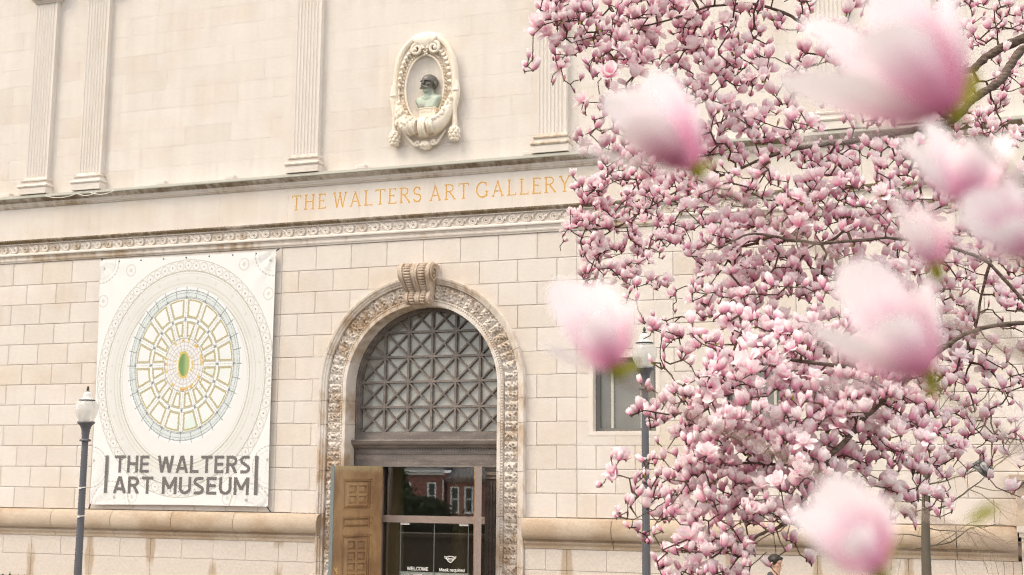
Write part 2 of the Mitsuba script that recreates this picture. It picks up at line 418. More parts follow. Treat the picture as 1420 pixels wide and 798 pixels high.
# gilded inscription: roman capitals, drawn here from strokes
def stroke(pts, w, flat=True):
    return sg.LineString(pts).buffer(w / 2, cap_style=2 if flat else 1, join_style=1, quad_segs=6)
def arcpts(cx, cy, rx, ry, a0, a1, n=18):
    t = np.radians(np.linspace(a0, a1, n))
    return list(zip(cx + rx * np.cos(t), cy + ry * np.sin(t)))
def serif(x, y, w=0.26, t=0.045, up=False):
    s = -1 if up else 1
    return sg.Polygon([(x - w / 2, y), (x + w / 2, y), (x + w / 2, y + s * t * 0.6), (x + 0.06, y + s * t * 2.0), (x - 0.06, y + s * t * 2.0), (x - w / 2, y + s * t * 0.6)])
def roman(c):
    tk, tn = 0.10, 0.062
    U = so.unary_union
    if c == 'T': return U([stroke([(0.36, 0), (0.36, 1)], tk), stroke([(0.0, 0.965), (0.72, 0.965)], tn), sg.Polygon([(0, 1), (0.06, 1), (0.04, 0.8), (0, 0.82)]), sg.Polygon([(0.72, 1), (0.66, 1), (0.68, 0.8), (0.72, 0.82)]), serif(0.36, 0)]), 0.72
    if c == 'H': return U([stroke([(0.13, 0), (0.13, 1)], tk), stroke([(0.69, 0), (0.69, 1)], tk), stroke([(0.13, 0.53), (0.69, 0.53)], tn)] + [serif(x, y, up=y > 0.5) for x in (0.13, 0.69) for y in (0, 1)]), 0.82
    if c in 'EL':
        g = [stroke([(0.13, 0), (0.13, 1)], tk), stroke([(0.1, 0.035), (0.58, 0.035)], tn), sg.Polygon([(0.6, 0.22), (0.55, 0.06), (0.56, 0), (0.62, 0)]), serif(0.08, 0, 0.16)]
        if c == 'E': g += [stroke([(0.05, 0.965), (0.54, 0.965)], tn), stroke([(0.13, 0.53), (0.44, 0.53)], tn), sg.Polygon([(0.57, 0.79), (0.51, 0.94), (0.52, 1), (0.58, 1)]), sg.box(0.41, 0.45, 0.455, 0.61)]
        else: g += [serif(0.13, 1, up=True)]
        return U(g), 0.62
    if c == 'W': return U([stroke([(0.08, 1), (0.30, 0)], tk), stroke([(0.30, 0), (0.52, 0.92)], tn), stroke([(0.50, 0.96), (0.72, 0)], tk), stroke([(0.72, 0), (0.95, 1)], tn), serif(0.09, 1, 0.24, up=True), serif(0.5, 1, 0.2, up=True), serif(0.95, 1, 0.2, up=True)]), 1.04
    if c == 'A': return U([stroke([(0.10, 0), (0.42, 1)], tn), stroke([(0.39, 1), (0.74, 0)], tk), stroke([(0.22, 0.34), (0.6, 0.34)], tn * 0.9), serif(0.10, 0, 0.2), serif(0.74, 0, 0.22)]), 0.86
    if c in 'RP':
        bowl = arcpts(0.36, 0.75, 0.24, 0.215, 90, -90)
        return U([stroke([(0.13, 0), (0.13, 1)], tk), stroke([(0.1, 0.965)] + bowl + [(0.13, 0.535)], tn * 1.15), stroke([(0.34, 0.53), (0.72, 0.03)], tk), serif(0.13, 0), serif(0.08, 1, 0.16, up=True), serif(0.72, 0, 0.16)]), 0.78
    if c == 'S':
        p = arcpts(0.28, 0.735, 0.225, 0.225, 25, 245, 14) + arcpts(0.30, 0.27, 0.245, 0.24, 62, -160, 16)
        return U([stroke(p, 0.095, False), sg.box(0.44, 0.78, 0.505, 0.94), sg.box(0.045, 0.06, 0.10, 0.22)]), 0.58
    if c == 'G': return U([stroke(arcpts(0.47, 0.5, 0.40, 0.47, 48, 322, 30), 0.095), stroke([(0.77, 0.06), (0.77, 0.42)], tk), serif(0.77, 0.42, 0.26, up=True), sg.box(0.70, 0.72, 0.76, 0.95)]), 0.90
    if c == 'Y': return U([stroke([(0.36, 0), (0.36, 0.46)], tk), stroke([(0.38, 0.42), (0.08, 1)], tk), stroke([(0.36, 0.42), (0.66, 1)], tn), serif(0.36, 0), serif(0.09, 1, 0.22, up=True), serif(0.66, 1, 0.2, up=True)]), 0.74
    return None, 0.5

def inscription():
    words = ['THE', 'WALTERS', 'ART', 'GALLERY']
    starts = [(-2.65, -1.945), (-1.80, -0.06), (0.10, 0.845), (0.975, 2.70)]
    hgt = 0.282
    for w, (a, b) in zip(words, starts):
        gl = [roman(c) for c in w]
        tot = sum(q[1] for q in gl) * hgt * 0.95
        gap = (b - a - tot) / (len(w) - 1)
        x = a
        for g, wd in gl:
            poly = sa.translate(sa.scale(g, hgt * 0.95, hgt, origin=(0, 0)), x, 7.585).simplify(0.0006)
            put(f'{B}__frieze__letter', poly_y(poly, -0.004, 0.001), 'gold_leaf')
            x += wd * hgt * 0.95 + gap
inscription()

# fluted pilasters on the upper wall
def pilaster(cx):
    hw, d = 0.262, 0.115
    prof = [(-hw, 0.02), (-hw, -d)]
    n = 7; pitch = 2 * (hw - 0.025) / n
    for i in range(n):
        c = -hw + 0.025 + pitch * (i + 0.5)
        for t in np.linspace(math.pi, 0, 7):
            prof.append((c + 0.027 * math.cos(t), -d + 0.018 * math.sin(t)))
    prof += [(hw, -d), (hw, 0.02)]
    P = f'{B}__pilaster'
    kk = key(P)
    v, f = prism_z(prof, 8.60, 12.22)
    scene[kk + '__shaft'] = mikit.ply(move((v, f), np.array([[1, 0, 0, cx], [0, 1, 0, 0], [0, 0, 1, 0], [0, 0, 0, 1.0]])), 'upperstone_a')
    def ringbox(w, dd, z0, z1, w2=None, d2=None):
        w2 = w if w2 is None else w2; d2 = dd if d2 is None else d2
        V = np.array([[cx - w, 0.02, z0], [cx + w, 0.02, z0], [cx + w, -dd, z0], [cx - w, -dd, z0], [cx - w2, 0.02, z1], [cx + w2, 0.02, z1], [cx + w2, -d2, z1], [cx - w2, -d2, z1]])
        return V, quads([[0, 1, 2, 3][::-1], [4, 5, 6, 7], [3, 2, 6, 7], [0, 3, 7, 4], [2, 1, 5, 6]])
    scene[kk + '__base'] = mikit.ply(cat([ringbox(0.305, 0.20, 8.505, 8.53, 0.31, 0.205), ringbox(0.31, 0.205, 8.53, 8.55, 0.285, 0.15), ringbox(0.285, 0.15, 8.55, 8.60, 0.265, 0.12),
                                          ringbox(0.335, 0.235, 8.375, 8.40, 0.35, 0.25), ringbox(0.35, 0.25, 8.40, 8.425, 0.345, 0.24), ringbox(0.345, 0.24, 8.425, 8.45, 0.315, 0.19)]), 'stained_stone')
    scene[kk + '__plinth'] = mikit.ply(cat([ringbox(0.33, 0.225, 8.246, 8.372), ringbox(0.30, 0.18, 8.452, 8.503)]), 'smooth_stone')
    scene[kk + '__capital'] = mikit.ply(cat([ringbox(0.285, 0.135, 12.222, 12.25), ringbox(0.30, 0.16, 12.252, 12.29), ringbox(0.33, 0.2, 12.29, 12.55, 0.40, 0.28), ringbox(0.43, 0.3, 12.552, 12.66)]), 'stained_stone')
for cx in (-8.36, -7.09, -2.35, 2.40, 7.09, 8.36):
    pilaster(cx)

# wire slung under the lip, little lamp boxes standing on it
for a, b in ((-7.95, -7.2), (-7.2, -6.75), (-6.9, -6.35)):
    t = np.linspace(0, 1, 12)
    put(f'{B}__cable', tube(np.stack([a + (b - a) * t, -0.30 + 0 * t, 8.16 - 0.24 * t * (1 - t)], 1), 0.006, 5), 'white_paint')
for x in (-9.05, -5.42, -3.9, -1.2, 2.0):
    put(f'{B}__fitting', block(x - 0.10, x + 0.10, 8.235, 8.31, -0.16, -0.04, 0.012), 'upperstone_c')

# ------------------------------------------------------------------ doorway: architrave stones, carved leaves, keystone
ZB = 0.15
def arch_path(s, r):
    """a point of the path round the doorway: s runs from the left foot up, over and down; returns (x, z, outward angle)"""
    leg = ARC_Z - ZB
    if s < leg:
        return -r, ZB + s, math.pi
    a = (s - leg) / 1.67
    if a < math.pi:
        t = math.pi - a
        return r * math.cos(t), ARC_Z + r * math.sin(t), t
    return r, ARC_Z - (s - leg - math.pi * 1.67), 0.0
LEN = 2 * (ARC_Z - ZB) + math.pi * 1.67
def arch_sweep(prof, s0, s1):
    n = max(2, int((s1 - s0) / 0.07) + 1)
    ss = np.linspace(s0, s1, n)
    k = len(prof)
    V = []
    for s in ss:
        for r, y in prof:
            x, zz, _ = arch_path(s, r); V.append((x, y, zz))
    i = np.repeat(np.arange(n - 1), k); j = np.tile(np.arange(k), n - 1); j2 = (j + 1) % k
    F = quads(np.stack([i * k + j, i * k + j2, (i + 1) * k + j2, (i + 1) * k + j], 1))
    capa = [[0, q, q + 1] for q in range(1, k - 1)]
    capb = [[(n - 1) * k, (n - 1) * k + q + 1, (n - 1) * k + q] for q in range(1, k - 1)]
    return np.array(V), np.vstack([F, capa, capb])
ARCH_PROF = [(1.42, 0.34), (1.42, -0.035), (1.425, -0.045), (1.485, -0.045), (1.49, -0.03), (1.525, -0.03), (1.532, 0.025), (1.795, 0.025), (1.80, -0.05),
             (1.835, -0.06), (1.84, -0.078), (1.875, -0.085), (1.88, -0.105), (1.915, -0.11), (1.92, -0.10), (1.92, 0.03)]
nst = 17
cuts = [0.0]
leg = ARC_Z - ZB
legcuts = [Z0 + H * i - ZB for i in (0, 1.9, 3.95, 5)]
cuts = [0, 1.15] + legcuts[:] + [leg + math.pi * 1.67 * f for f in (0.105, 0.255, 0.40, 0.60, 0.745, 0.895)]
cuts += [LEN - c for c in legcuts[::-1]] + [LEN - 1.15, LEN]
for a, b in zip(cuts[:-1], cuts[1:]):
    put(f'{B}__architrave__stone', arch_sweep(ARCH_PROF, a + 0.003, b - 0.003), 'carved_stone')

def leaf_grid(seed):
    """acanthus leaf carved in a 0.166 x 0.255 field: height over (s, t)"""
    ns, nt = 15, 21
    S, Tt = np.meshgrid(np.linspace(-1, 1, ns), np.linspace(-1, 1, nt), indexing='ij')
    r = np.random.default_rng(seed)
    env = np.clip(1 - np.abs(S) ** 2.6, 0, 1) * np.clip(1 - np.abs(Tt) ** 8, 0, 1)
    lob = 0.5 + 0.5 * np.cos(Tt * 11 + np.abs(S) * 5.5 + r.uniform(0, 1))
    rib = np.exp(-(S / 0.14) ** 2)
    h = env * (0.030 + 0.034 * lob * (1 - rib) + 0.018 * rib)
    nz = meshkit.fbm(np.stack([S * 2.6 + seed * 3.1, Tt * 4.0, 0 * S], -1), 3, seed)
    h = h + env * 0.036 * (nz - 0.5)
    for _ in range(9):  # drill holes
        c = (r.uniform(-0.75, 0.75), r.uniform(-0.85, 0.85))
        h = h - 0.085 * np.exp(-(((S - c[0]) / 0.16) ** 2 + ((Tt - c[1]) / 0.11) ** 2) ** 2)
    return S, Tt, np.clip(h, -0.004, 0.08)
LEAVES = [leaf_grid(i) for i in range(5)]
pitch = 0.168
nl = int(LEN / pitch)
for i in range(nl):
    s_mid = (i + 0.5) * LEN / nl
    x, zz, ang = arch_path(s_mid, 1.67)
    if zz < 0.8 or (abs(x) < 0.2 and zz > 5):
        continue
    S, Tt, h = LEAVES[(i * 3) % 5]
    if i % 2: h = h[::-1]
    V = np.zeros(S.shape + (3,))
    for a in range(S.shape[0]):
        for b in range(S.shape[1]):
            px, pz, _ = arch_path(s_mid + S[a, b] * pitch * 0.5, 1.665 + Tt[a, b] * 0.128)
            V[a, b] = (px, 0.022 - h[a, b], pz)
    ns, nt = S.shape
    q = (np.arange(ns - 1)[:, None] * nt + np.arange(nt - 1)[None]).ravel()
    put(f'{B}__architrave__carved_leaf', (V.reshape(-1, 3), quads(np.stack([q, q + 1, q + nt + 1, q + nt], 1))), 'carved_stone', smooth=True)
beads = []
for s in np.arange(0.4, LEN - 0.4, 0.048):
    x, zz, _ = arch_path(s, 1.508)
    beads.append(ball((x, -0.036, zz), 0.016))
k = put(f'{B}__architrave__beading', cat(beads), 'carved_stone', smooth=True); labels[k] = {'kind': 'stuff'}

def keystone():
    K = f'{B}__keystone'
    def prof(inset):
        pts = []
        R1, c1 = 0.185 - inset, (-0.235, 6.262)
        R2, c2 = 0.105 - inset, (-0.165, 5.825)
        for t in np.linspace(math.radians(60), math.radians(215), 14):
            pts.append((c1[0] + R1 * math.cos(t), c1[1] + R1 * math.sin(t)))
        pts += [tuple(q) for q in bez(pts[-1], (-0.29 + inset, 6.02), (-0.20 + inset * 0.7, 5.95), 6)[1:]]
        for t in np.linspace(math.radians(150), math.radians(290), 10):
            pts.append((c2[0] + R2 * math.cos(t), c2[1] + R2 * math.sin(t)))
        pts += [(0.0, 5.735), (0.0, 6.43), (-0.13, 6.44)]
        return sg.Polygon(pts).buffer(0).exterior.coords[:-1]
    def seg(x0, x1, inset):
        v, f = prism_x(prof(inset), x0, x1)
        s = 0.70 + 0.30 * np.clip((v[:, 2] - 5.75) / 0.6, 0, 1)
        v = v.copy(); v[:, 0] *= s
        return v, f
    put(K + '__body', cat([seg(-0.29, 0.29, 0.03)]), 'keystone_stone')
    for a, b in ((-0.30, -0.235), (-0.055, 0.0), (0.005, 0.05), (0.235, 0.30)):
        put(K + '__band', seg(a, b, 0.0 if abs(a) > 0.1 or abs(b) > 0.1 else 0.008), 'keystone_stone')
    def leafrow(x):
        out = []
        P = np.array(prof(0.012))
        P = P[(P[:, 0] < -0.19)]
        L = np.concatenate([[0], np.cumsum(np.hypot(*np.diff(P, axis=0).T))])
        for s in np.arange(0.02, L[-1] - 0.02, 0.05):
            y, z = np.interp(s, L, P[:, 0]), np.interp(s, L, P[:, 1])
            w = 0.70 + 0.30 * np.clip((z - 5.75) / 0.6, 0, 1)
            out.append(ball((x * w, y, z), (0.068 * w, 0.020, 0.022)))
        return cat(out)
    for x in (-0.145, 0.142):
        put(K + '__carved_leaf', leafrow(x), 'keystone_stone', smooth=True)
    for s in (-1, 1):
        for (c, R, w, turns) in (((-0.235, 6.262), 0.165, 0.30, 2.2), ((-0.165, 5.825), 0.09, 0.215, 1.6)):
            th = np.linspace(0, 2 * math.pi * turns, 40)
            r = R * (1 - 0.88 * th / th[-1])
            P = np.stack([0 * th + s * (w + 0.004), c[0] + r * np.cos(th + 1), c[1] + r * np.sin(th + 1)], 1)
            put(K + '__volute', cat([tube(P, np.linspace(0.018, 0.01, 40), 5), ball(P[-1], 0.025)]), 'keystone_stone', smooth=50)
keystone()

# bronze frame of the fanlight, lattice bars, panes
F_ = f'{B}__fanlight'
FY = 0.50
ring = arch_shape(1.42, 3.50).difference(arch_shape(1.362, 3.55))
fan_open = arch_shape(1.362, 3.546)
put(F_ + '__frame', cat([poly_y(arch_shape(1.419, 3.41).difference(arch_shape(1.385, 3.50)), 0.352, 0.40), poly_y(ring, 0.40, 0.56)]), 'bronze_frame')
put(F_ + '__bottom_rail', cat([box(-1.36, 1.36, 0.41, 0.56, 3.412, 3.50), box(-1.36, 1.36, 0.44, 0.56, 3.50, 3.546)]), 'bronze_frame')
put(F_ + '__transom', prism_x([(0.56, 3.27), (0.30, 3.27), (0.285, 3.30), (0.225, 3.325), (0.215, 3.345), (0.20, 3.39), (0.215, 3.409), (0.56, 3.409)], -1.419, 1.419), 'bronze_frame')
dent = [box(x, x + 0.025, 0.335, 0.36, 3.235, 3.268) for x in np.arange(-1.38, 1.38, 0.05)]
put(F_ + '__lintel', cat([box(-1.419, 1.419, 0.36, 0.56, 3.182, 3.268), box(-1.419, 1.419, 0.375, 0.56, 3.03, 3.163), box(-1.419, 1.419, 0.35, 0.56, 3.165, 3.18), box(-1.419, 1.419, 0.355, 0.56, 2.985, 3.028), box(-1.419, 1.419, 0.34, 0.56, 2.936, 2.983)]), 'bronze_frame')
k = put(F_ + '__dentils', cat(dent), 'bronze_frame'); labels[k] = {'kind': 'stuff'}
CW, RH = 0.455, 0.4455
nodes_x = [CW * i for i in range(-3, 4)]
nodes_z = [3.546 + RH * i for i in range(6)]
def bar(p, q, w, y0, y1):
    return sg.LineString([p, q]).buffer(w / 2, cap_style=2), y0, y1
bars = []
for x in nodes_x[1:-1]: bars.append(bar((x, 3.5), (x, 5.8), 0.040, 0.455, 0.52))
for zz in nodes_z[1:]: bars.append(bar((-1.5, zz), (1.5, zz), 0.040, 0.452, 0.52))
for i in range(-3, 3):
    for j in range(5):
        x, zz = CW * i, 3.546 + RH * j
        bars.append(bar((x, zz), (x + CW, zz + RH), 0.030, 0.462, 0.52))
        bars.append(bar((x + CW, zz), (x, zz + RH), 0.030, 0.465, 0.52))
for poly, y0, y1 in bars:
    p = poly.intersection(fan_open)
    if p.area > 1e-4:
        put(F_ + '__bar', poly_y(p, y0, y1), 'bronze_frame')
for i in range(-3, 3):
    for j in range(5):
        x, zz = CW * i, 3.546 + RH * j
        c = (x + CW / 2, zz + RH / 2)
        cr = [(x, zz), (x + CW, zz), (x + CW, zz + RH), (x, zz + RH)]
        for q in range(4):
            t = sg.Polygon([cr[q], cr[(q + 1) % 4], c]).intersection(fan_open.buffer(0.01)).buffer(-0.012)
            if t.area > 8e-4 and t.geom_type == 'Polygon':
                v, f = poly_y(t, 0.522, 0.528)
                v = v.copy(); v[:, 1] += brng.uniform(-0.012, 0.012) * (v[:, 0] - c[0]) + brng.uniform(-0.012, 0.012) * (v[:, 2] - c[1])
                put(F_ + '__pane', (v, f), 'fan_pane')

# bronze jamb pilasters, lobby glazing, lobby
D_ = f'{B}__entrance'
for s in (-1, 1):
    xa, xb = sorted((s * 1.05, s * 1.418))
    j = key(D_ + '__jamb')
    scene[j] = mikit.ply(cat([box(xa, xb, 0.42, 0.62, ZB, 2.934)] + [box(s * x - 0.018, s * x + 0.018, 0.395, 0.42, 0.4, 2.70) for x in (1.11, 1.17, 1.23, 1.29, 1.35)] +
                              [box(xa, xb, 0.385, 0.42, 2.74, 2.78), box(xa, xb, 0.37, 0.42, 2.80, 2.86), box(xa, xb, 0.40, 0.42, 2.88, 2.934)]), 'bronze_frame')
GY = 0.70
put(D_ + '__transom_bar', cat([box(-1.05, 1.05, GY - 0.05, GY + 0.05, 1.965, 2.085)]), 'edge_bronze')
for x in (-1.035, 1.035):
    put(D_ + '__post', box(x - 0.03, x + 0.03, GY - 0.04, GY + 0.04, ZB, 2.93), 'edge_bronze')
def sheet(x0, x1, y, z0, z1):
    return np.array([[x0, y, z0], [x1, y, z0], [x1, y, z1], [x0, y, z1]], float), np.array([[0, 1, 2], [0, 2, 3]])
put(D_ + '__pane', sheet(-1.02, 1.02, GY, 2.085, 2.93), 'clear_pane')
for a, b in ((-1.02, -0.645), (-0.64, -0.003), (0.003, 0.64), (0.645, 1.02)):
    put(D_ + '__pane', sheet(a, b, GY + 0.002 * (1 if abs(a) < 0.7 and abs(b) < 0.7 else -1), ZB + 0.02, 1.965), 'clear_pane')
for x in (-0.642, 0.0, 0.642):
    put(D_ + '__glass_edge', box(x - 0.004, x + 0.004, GY - 0.008, GY + 0.008, ZB + 0.02, 1.963), 'glass_edge')
for x in (-0.56, 0.56):
    put(D_ + '__clip', box(x - 0.085, x + 0.085, GY - 0.02, GY + 0.02, 1.925, 1.962), 'white_paint')
put(D_ + '__notice_board', box(-0.66, 0.66, GY + 0.012, GY + 0.022, 0.85, 1.115), 'board_green')
def lettering(base, text, h, x, y, z, m, bold=True, center=True):
    t = meshkit.text_mesh(text, h, 0.003, bold)
    v = np.array(t.vertices)
    if center: v[:, 0] -= v[:, 0].max() / 2
    return put(base, (np.stack([x + v[:, 0], y - v[:, 2], z + v[:, 1]], 1), np.array(t.faces)), m)
lettering(D_ + '__lettering', 'WELCOME', 0.058, -0.31, GY - 0.004, 1.142, 'decal_white')
lettering(D_ + '__lettering', 'Mask required', 0.052, 0.34, GY - 0.004, 1.142, 'decal_white')
for x in (-0.33, 0.30):
    put(D_ + '__emblem', poly_y(sg.Point(x - 0.19, 1.035).buffer(0.052).difference(sg.Point(x - 0.19, 1.06).buffer(0.025)), GY + 0.004, GY + 0.008), 'decal_white')
    for q, wd in ((1.075, 0.17), (1.045, 0.13), (1.01, 0.16)):
        put(D_ + '__emblem', box(x - 0.06, x - 0.06 + wd, GY + 0.004, GY + 0.008, q - 0.010, q + 0.006), 'decal_white')
def mask_icon(cx, cz, s):
    outl = sg.Polygon(bez((-1, 0.35), (0, 0.75), (1, 0.35), 10).tolist() + bez((1, 0.35), (0.75, -0.6), (0, -0.85), 8).tolist() + bez((0, -0.85), (-0.75, -0.6), (-1, 0.35), 8).tolist())
    ic = outl.difference(outl.buffer(-0.17))
    for q in (0.15, -0.15): ic = ic.union(stroke(bez((-0.6, q), (0, q - 0.22), (0.6, q), 8), 0.13))
    for sx in (-1, 1): ic = ic.union(stroke([(sx * 0.95, 0.3), (sx * 1.25, 0.45), (sx * 1.15, 0.05), (sx * 0.85, -0.1)], 0.1))
    return poly_y(sa.translate(sa.scale(ic, s, s, origin=(0, 0)), cx, cz), GY - 0.007, GY - 0.004)
put(D_ + '__emblem', mask_icon(0.31, 1.36, 0.085), 'decal_white')
put(D_ + '__lobby', cat([box(-3.2, 3.2, 5.5, 5.6, 0, 5.8), box(-3.3, -3.2, 0.75, 5.6, 0, 5.8), box(3.2, 3.3, 0.75, 5.6, 0, 5.8), box(-3.3, 3.3, 0.75, 5.6, 5.8, 5.9)]), 'lobby_wall')
put(D_ + '__floor', box(-3.3, 3.3, 0.34, 5.6, 0.0, 0.148), 'lobby_floor')
put(D_ + '__column', cat([lathe([(0.0, 0.15), (0.24, 0.15), (0.24, 0.3), (0.19, 0.34), (0.17, 3.0), (0.25, 3.1), (0.25, 3.3), (0, 3.3)], 20, (-1.55, 2.4, 0)), lathe([(0.0, 0.15), (0.24, 0.15), (0.24, 0.3), (0.19, 0.34), (0.17, 3.0), (0.25, 3.1), (0.25, 3.3), (0, 3.3)], 20, (-0.9, 4.2, 0))]), 'lobby_ochre', smooth=40)
put(D_ + '__step', cat([box(-1.9, 1.9, -0.55, 0.34, 0.0, 0.146)]), 'base_granite')

# panelled bronze door leaves standing open
def door_leaf(hinge, ang, mirror):
    Lk = key(D_ + '__door_leaf')
    W, TH, zb, zt = 0.98, 0.10, 0.17, 2.945
    # local: x along the leaf from the hinge, y = 0 outer face (towards -y), z up
    parts = {}
    px0, px1 = 0.20, 0.80
    rows = [(2.18, 2.72, 2), (1.87, 2.075, 0), (0.85, 1.77, 4), (0.40, 0.74, 0)]
    slab = sg.box(0, zb, W, zt)
    op = so.unary_union([sg.box(px0, a, px1, b) for a, b, _ in rows])
    body = [poly_y(slab.difference(op), 0.0, 0.045), poly_y(slab, 0.045, TH)]
    pan = []
    for a, b, n in rows:
        m = 0.028
        rim = sg.box(px0, a, px1, b).difference(sg.box(px0 + m, a + m, px1 - m, b - m))
        pan_m = [poly_y(rim, 0.014, 0.045)]
        m2 = 0.075
        # bevelled raised field
        def frus(x0, x1, z0, z1, y0, y1, ins):
            V = np.array([[x0, y0, z0], [x1, y0, z0], [x1, y0, z1], [x0, y0, z1], [x0 + ins, y1, z0 + ins], [x1 - ins, y1, z0 + ins], [x1 - ins, y1, z1 - ins], [x0 + ins, y1, z1 - ins]])
            return V, quads([[4, 5, 6, 7], [0, 1, 5, 4], [1, 2, 6, 5], [2, 3, 7, 6], [3, 0, 4, 7]])
        if n == 0:
            pan_m.append(frus(px0 + 0.05, px1 - 0.05, a + 0.04, b - 0.04, 0.044, 0.012, 0.035))
        else:
            fx0, fx1, fz0, fz1 = px0 + 0.05, px1 - 0.05, a + 0.04, b - 0.04
            fld = sg.box(fx0 + 0.05, fz0 + 0.05, fx1 - 0.05, fz1 - 0.05)
            cw = (fx1 - fx0 - 0.1) / 2; ch = (fz1 - fz0 - 0.1) / n
            hol = so.unary_union([sg.box(fx0 + 0.05 + cw * i + 0.022, fz0 + 0.05 + ch * j + 0.022, fx0 + 0.05 + cw * (i + 1) - 0.022, fz0 + 0.05 + ch * (j + 1) - 0.022) for i in range(2) for j in range(n)])
            V, F = frus(fx0, fx1, fz0, fz1, 0.044, 0.006, 0.05)
            pan_m += [(V, np.delete(F, [0, 5], axis=0)), poly_y(fld.difference(hol), 0.006, 0.03)]
            for i in range(2):
                for j in range(n):
                    x0, z0 = fx0 + 0.05 + cw * i + 0.022, fz0 + 0.05 + ch * j + 0.022
                    pan_m.append(frus(x0 + 0.012, x0 + cw - 0.056, z0 + 0.012, z0 + ch - 0.056, 0.030, 0.016, 0.03))
            pan_m.append(poly_y(fld, 0.031, 0.035))
        pan.append(cat(pan_m))
    M = rotz(ang, hinge) @ np.array([[1, 0, 0, 0], [0, -1, 0, TH], [0, 0, 1, 0], [0, 0, 0, 1.0]])
    if mirror:
        M = M @ np.diag([-1, 1, 1, 1])
    fl = lambda m: move(m if mirror else (m[0], m[1][:, ::-1]), M)
    scene[Lk] = mikit.ply(fl(cat(body)), 'door_bronze')
    scene[Lk + '__edge'] = mikit.ply(fl(cat([box(W, W + 0.012, -0.006, TH + 0.004, zb, zt)])), 'edge_bronze' if mirror else 'green_bronze_edge')
    for i, pm in enumerate(pan):
        scene[Lk + '__panel' + (f'_{i:03d}' if i else '')] = mikit.ply(fl(pm), 'door_bronze')
    hnd = cat([lathe([(0.0, 0), (0.03, 0), (0.03, 0.01), (0, 0.012)], 12), tube([(0, 0, 0.03), (0.05, 0, 0.05), (0.1, 0, 0.10)], 0.012, 6), tube([(0.05, 0, 0.05), (0.02, 0, 0.1)], 0.012, 6)])
    v, f = hnd
    v = np.stack([W - 0.09 + v[:, 0] * 0.7, -0.02 - v[:, 2] * 0.2, 1.12 + v[:, 2] * 1.1], 1)
    scene[Lk + '__handle'] = mikit.ply(fl((v, f)), 'brass')
LEAF_HINGE = 0.95
# the leaf's face shown to the camera is its inner, panelled face
door_leaf((-LEAF_HINGE, 0.42, 0), math.radians(-122), False)
door_leaf((LEAF_HINGE, 0.42, 0), math.radians(112.5), True)

# ------------------------------------------------------------------ windows right of the door
for a, b, c, d in WIN:
    W_ = key(f'{B}__window')
    fr = sg.box(a - 0.07, c - 0.07, b + 0.07, d + 0.07).difference(sg.box(a, c, b, d))
    scene[W_ + '__surround'] = mikit.ply(cat([poly_y(fr, -0.008, 0.30), box(a - 0.05, b + 0.05, 0.29, 0.33, c - 0.05, c)]), 'smooth_stone')
    inner = sg.box(a, c, b, d)
    scene[W_ + '__frame'] = mikit.ply(poly_y(inner.difference(sg.box(a + 0.07, c + 0.055, b - 0.07, d - 0.055)), 0.17, 0.28), 'window_metal')
    for x in (a + 0.28, b - 0.28):
        mk = key(W_ + '__mullion')
        scene[mk] = mikit.ply(box(x - 0.022, x + 0.022, 0.19, 0.27, c + 0.055, d - 0.055), 'metal_strip')
    xs = [a + 0.07, a + 0.258, a + 0.302, b - 0.302, b - 0.258, b - 0.07]
    for x0, x1 in zip(xs[::2], xs[1::2]):
        pk = key(W_ + '__pane')
        scene[pk] = mikit.ply(box(x0, x1, 0.235, 0.241, c + 0.055, d - 0.055), 'window_pane')

# ------------------------------------------------------------------ granite ledge and base
LEDGE = [(0.03, 2.112), (-0.10, 2.112), (-0.165, 2.095), (-0.21, 2.05), (-0.235, 1.985), (-0.238, 1.91), (-0.22, 1.84), (-0.185, 1.795), (-0.135, 1.778), (-0.09, 1.772), (-0.075, 1.758),
         (-0.078, 1.742), (-0.108, 1.735), (-0.11, 1.712), (-0.09, 1.69), (-0.07, 1.67), (-0.065, 1.62), (0.03, 1.62)]
edges_l = [-1.85] + [-1.85 - 0.32 - 1.33 * i for i in range(1, 9)]
edges_l = [-1.83, -3.498, -4.79, -6.10, -7.44, -8.77, -10.1, -11.4, -13.5]
edges_r = [1.925, 3.45, 4.74, 6.03, 7.35, 8.67, 9.515]
for E_ in (edges_l, edges_r):
    for a, b in zip(E_[:-1], E_[1:]):
        a, b = sorted((a, b))
        put(f'{B}__ledge__stone', prism_x(LEDGE, a + 0.006, b - 0.006), 'ledge_granite', smooth=35)
def base_courses(x_from, x_to):
    zs = [0.0, 0.42, 0.86, 1.275, 1.618]
    for r, (z0, z1) in enumerate(zip(zs[:-1], zs[1:])):
        n0 = math.floor(min(x_from, x_to) / 1.33)
        xs = sorted([x_from, x_to] + [1.33 * (q + (0 if r != 2 else 0.0)) for q in range(-11, 12) if min(x_from, x_to) + 0.2 < 1.33 * q < max(x_from, x_to) - 0.2])
        if r == 3:
            xs = sorted(xs + [(a + b) / 2 for a, b in zip(xs[:-1], xs[1:])])
        for a, b in zip(xs[:-1], xs[1:]):
            put(f'{B}__granite_base__block', block(a + 0.0025, b - 0.0025, z0 + 0.0025, z1 - 0.0025, -0.055 + brng.uniform(-0.003, 0.003), 0.035, 0.004), 'base_granite')
base_courses(-13.3, -1.905)
base_courses(1.925, 9.555)

